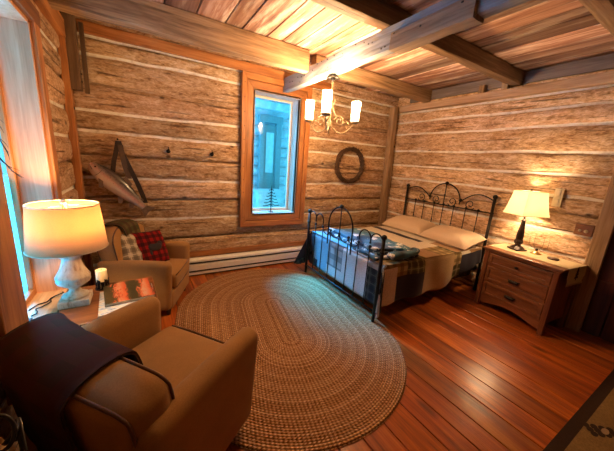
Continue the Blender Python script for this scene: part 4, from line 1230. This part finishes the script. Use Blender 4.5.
# wreath
wr = MB(); r2 = random.Random(12)
for k in range(46):
    ph = r2.uniform(0, 2*pi); tw_ = r2.uniform(1.2, 3.0) * r2.choice((-1, 1)); r0 = r2.uniform(.008, .042); span = r2.uniform(2.5, 6.2); P = []
    a0 = r2.uniform(0, 2*pi); N = 26
    for i in range(N):
        a = a0 + span * i / (N - 1); q = ph + tw_ * a
        rr = .268 + r0 * cos(q) + noise.noise(Vector((a * 2, k, 0))) * .012
        P.append((rr * cos(a) * 1.02, r0 * .75 * sin(q), rr * sin(a)))
    wr.tube(P, r2.uniform(.0035, .006), 5)
for k in range(70):
    a = r2.uniform(0, 2*pi); b = a + r2.uniform(.3, .9); rr = .268 + r2.choice((-.045, .05))
    wr.tube([(.268*cos(a), -.02, .268*sin(a)), (.27*cos((a+b)/2), -.04, .27*sin((a+b)/2)), (rr*cos(b), r2.uniform(-.05, -.01), rr*sin(b))], .0028, 4)
o = wr.build('wreath', plain('vine', (.085, .042, .02), .8, var=.4)); o.location = (3.035, 3.70, 1.595)
tag(o, 'round twig wreath on the log wall right of the back window', 'wreath')

# iron tree on the back window sill
it = thing('metal_tree', 'small black iron pine tree standing on the back window sill', 'ornament', (1.665, 3.80, .82))
mb = MB(); mb.tube([(0, 0, 0), (0, 0, .40)], [.009, .003], 8); mb.build('trunk', BLACK, it)
mb = MB()
for k in range(6):
    z = .33 - .047 * k; L = .03 + .018 * k
    for s in (-1, 1):
        mb.tube([(0, 0, z + .03), (s * L * .5, 0, z + .005), (s * L, 0, z - .002), (s * (L + .01), 0, z + .008)], .0055, 6)
        mb.tube([(0, 0, z + .03), (0, s * L * .3, z + .005), (0, s * L * .6, z)], .004, 6)
mb.build('branch', BLACK, it, smooth=True)
mb = MB(); mb.lathe([(.04, 0), (.04, .006), (.01, .01)], n=16); mb.build('base', BLACK, it)

# ------------------------------------------------------------------ outside the windows
PW = plain('painted_log', (.78, .80, .80), .8, var=.25, scale=5)
SNOW = plain('pale_ground', (.8, .81, .82), .9, var=.08, scale=4)
mb = MB(); mb.box((2, 12, -.15), (60, 16.1, .1)); mb.box((-15.8, 0, -.15), (30, 8, .1)); struct(mb.build('ground', SNOW))
mb = MB(); PY_ = 6.6
for k in range(13): mb.tube([(.2, PY_ + .12, .1 + .24 * k), (6, PY_ + .12, .1 + .24 * k)], .13, 12)
struct(mb.build('wall_porch', PW, smooth=True))
mb = MB(); mb.box((2.6, 6.9, 3.35), (6, 1.6, .08)); mb.box((2.5, 6.2, 2.78), (6, .12, .16)); mb.box((2.5, 6.3, 3.1), (6, .12, .16)); struct(mb.build('trim_12', PW))
d2 = bpy.data.objects.new('door_2', None); col.objects.link(d2); struct(d2)
PDK = plain('porch_door_paint', (.34, .38, .38), .6, var=.1); 
bx((2.50, 6.42, 1.3), (.10, .12, 2.3), 'casing', PDK, d2); bx((2.93, 6.42, 1.3), (.13, .12, 2.3), 'casing', PDK, d2); bx((2.72, 6.42, 2.52), (.60, .13, .16), 'casing', PDK, d2)
bx((2.72, 6.45, 1.35), (.36, .05, 2.1), 'door_leaf', PDK, d2)
PANE = plain('pale_pane', (.85, .86, .86), .15, var=.1, scale=9)
bx((2.72, 6.42, 1.75), (.20, .02, .95), 'pane', PANE, d2)
bxo = thing('storage_box', 'pale storage box outside the back window by the porch door', 'box', (2.55, 6.0, .0))
mb = MB(); mb.box((0, 0, .42), (.62, .42, .84)); mb.build('box_body', PW, bxo, bevel=.01)
mb = MB(); mb.box((0, 0, .87), (.68, .48, .06)); mb.build('lid', SNOW, bxo, bevel=.01)

# ------------------------------------------------------------------ light, world, camera
w = bpy.data.worlds.new('World'); sc.world = w; w.use_nodes = True
bg = w.node_tree.nodes['Background']; bg.inputs[0].default_value = (.045, .27, .45, 1); bg.inputs[1].default_value = 1.9
sl = bpy.data.lights.new('open_sky', 'SUN'); sl.energy = 23.0; sl.color = (.015, .42, 1.0); sl.angle = R(26)
so = bpy.data.objects.new('open_sky', sl); col.objects.link(so); so.location = (1.7, 8, 6); so.rotation_euler = Vector((.17, -.82, -1)).to_track_quat('-Z', 'Y').to_euler()
def portal(name, loc, rot, sx, sy):
    l = bpy.data.lights.new(name, 'AREA'); l.shape = 'RECTANGLE'; l.size = sx; l.size_y = sy; l.cycles.is_portal = True
    o = bpy.data.objects.new(name, l); o.location = loc; o.rotation_euler = rot; col.objects.link(o)
portal('left_window_portal', (-.76, 2.205, 1.415), (0, R(-90), 0), 1.83, .83)
portal('back_window_portal', (1.672, 3.985, 1.64), (R(-90), 0, 0), .67, 1.64)

cam = bpy.data.cameras.new('Camera'); co = bpy.data.objects.new('Camera', cam); col.objects.link(co); sc.camera = co
f = 272.6724225; cam.sensor_fit = 'HORIZONTAL'; cam.sensor_width = 36; cam.lens = f * 36 / 614; cam.clip_start = .02
import itertools
pp = Vector((307, 225.5))
dx = Vector((766 - pp.x, 195 - pp.y, f)).normalized(); dy = Vector((140 - pp.x, 150 - pp.y, f)).normalized()
dy = (dy - dx * dx.dot(dy)).normalized()
dz = dx.cross(dy)
if dz.y > 0: dz = -dz
cx = Vector((dx.x, dy.x, dz.x)); cy = -Vector((dx.y, dy.y, dz.y)); cz = -Vector((dx.z, dy.z, dz.z))
M = Matrix((cx, cy, cz)).transposed().to_4x4(); M.translation = (0, 0, 1.6); co.matrix_world = M

sc.view_settings.view_transform = 'Standard'; sc.view_settings.look = 'None'; sc.view_settings.gamma = 1; sc.view_settings.exposure = 0.92
sc.view_settings.use_curve_mapping = False
sc.cycles.use_denoising = True; sc.cycles.max_bounces = 8; sc.cycles.diffuse_bounces = 2; sc.cycles.transparent_max_bounces = 12
sc.cycles.sample_clamp_indirect = 6; sc.cycles.caustics_reflective = False; sc.cycles.caustics_refractive = False
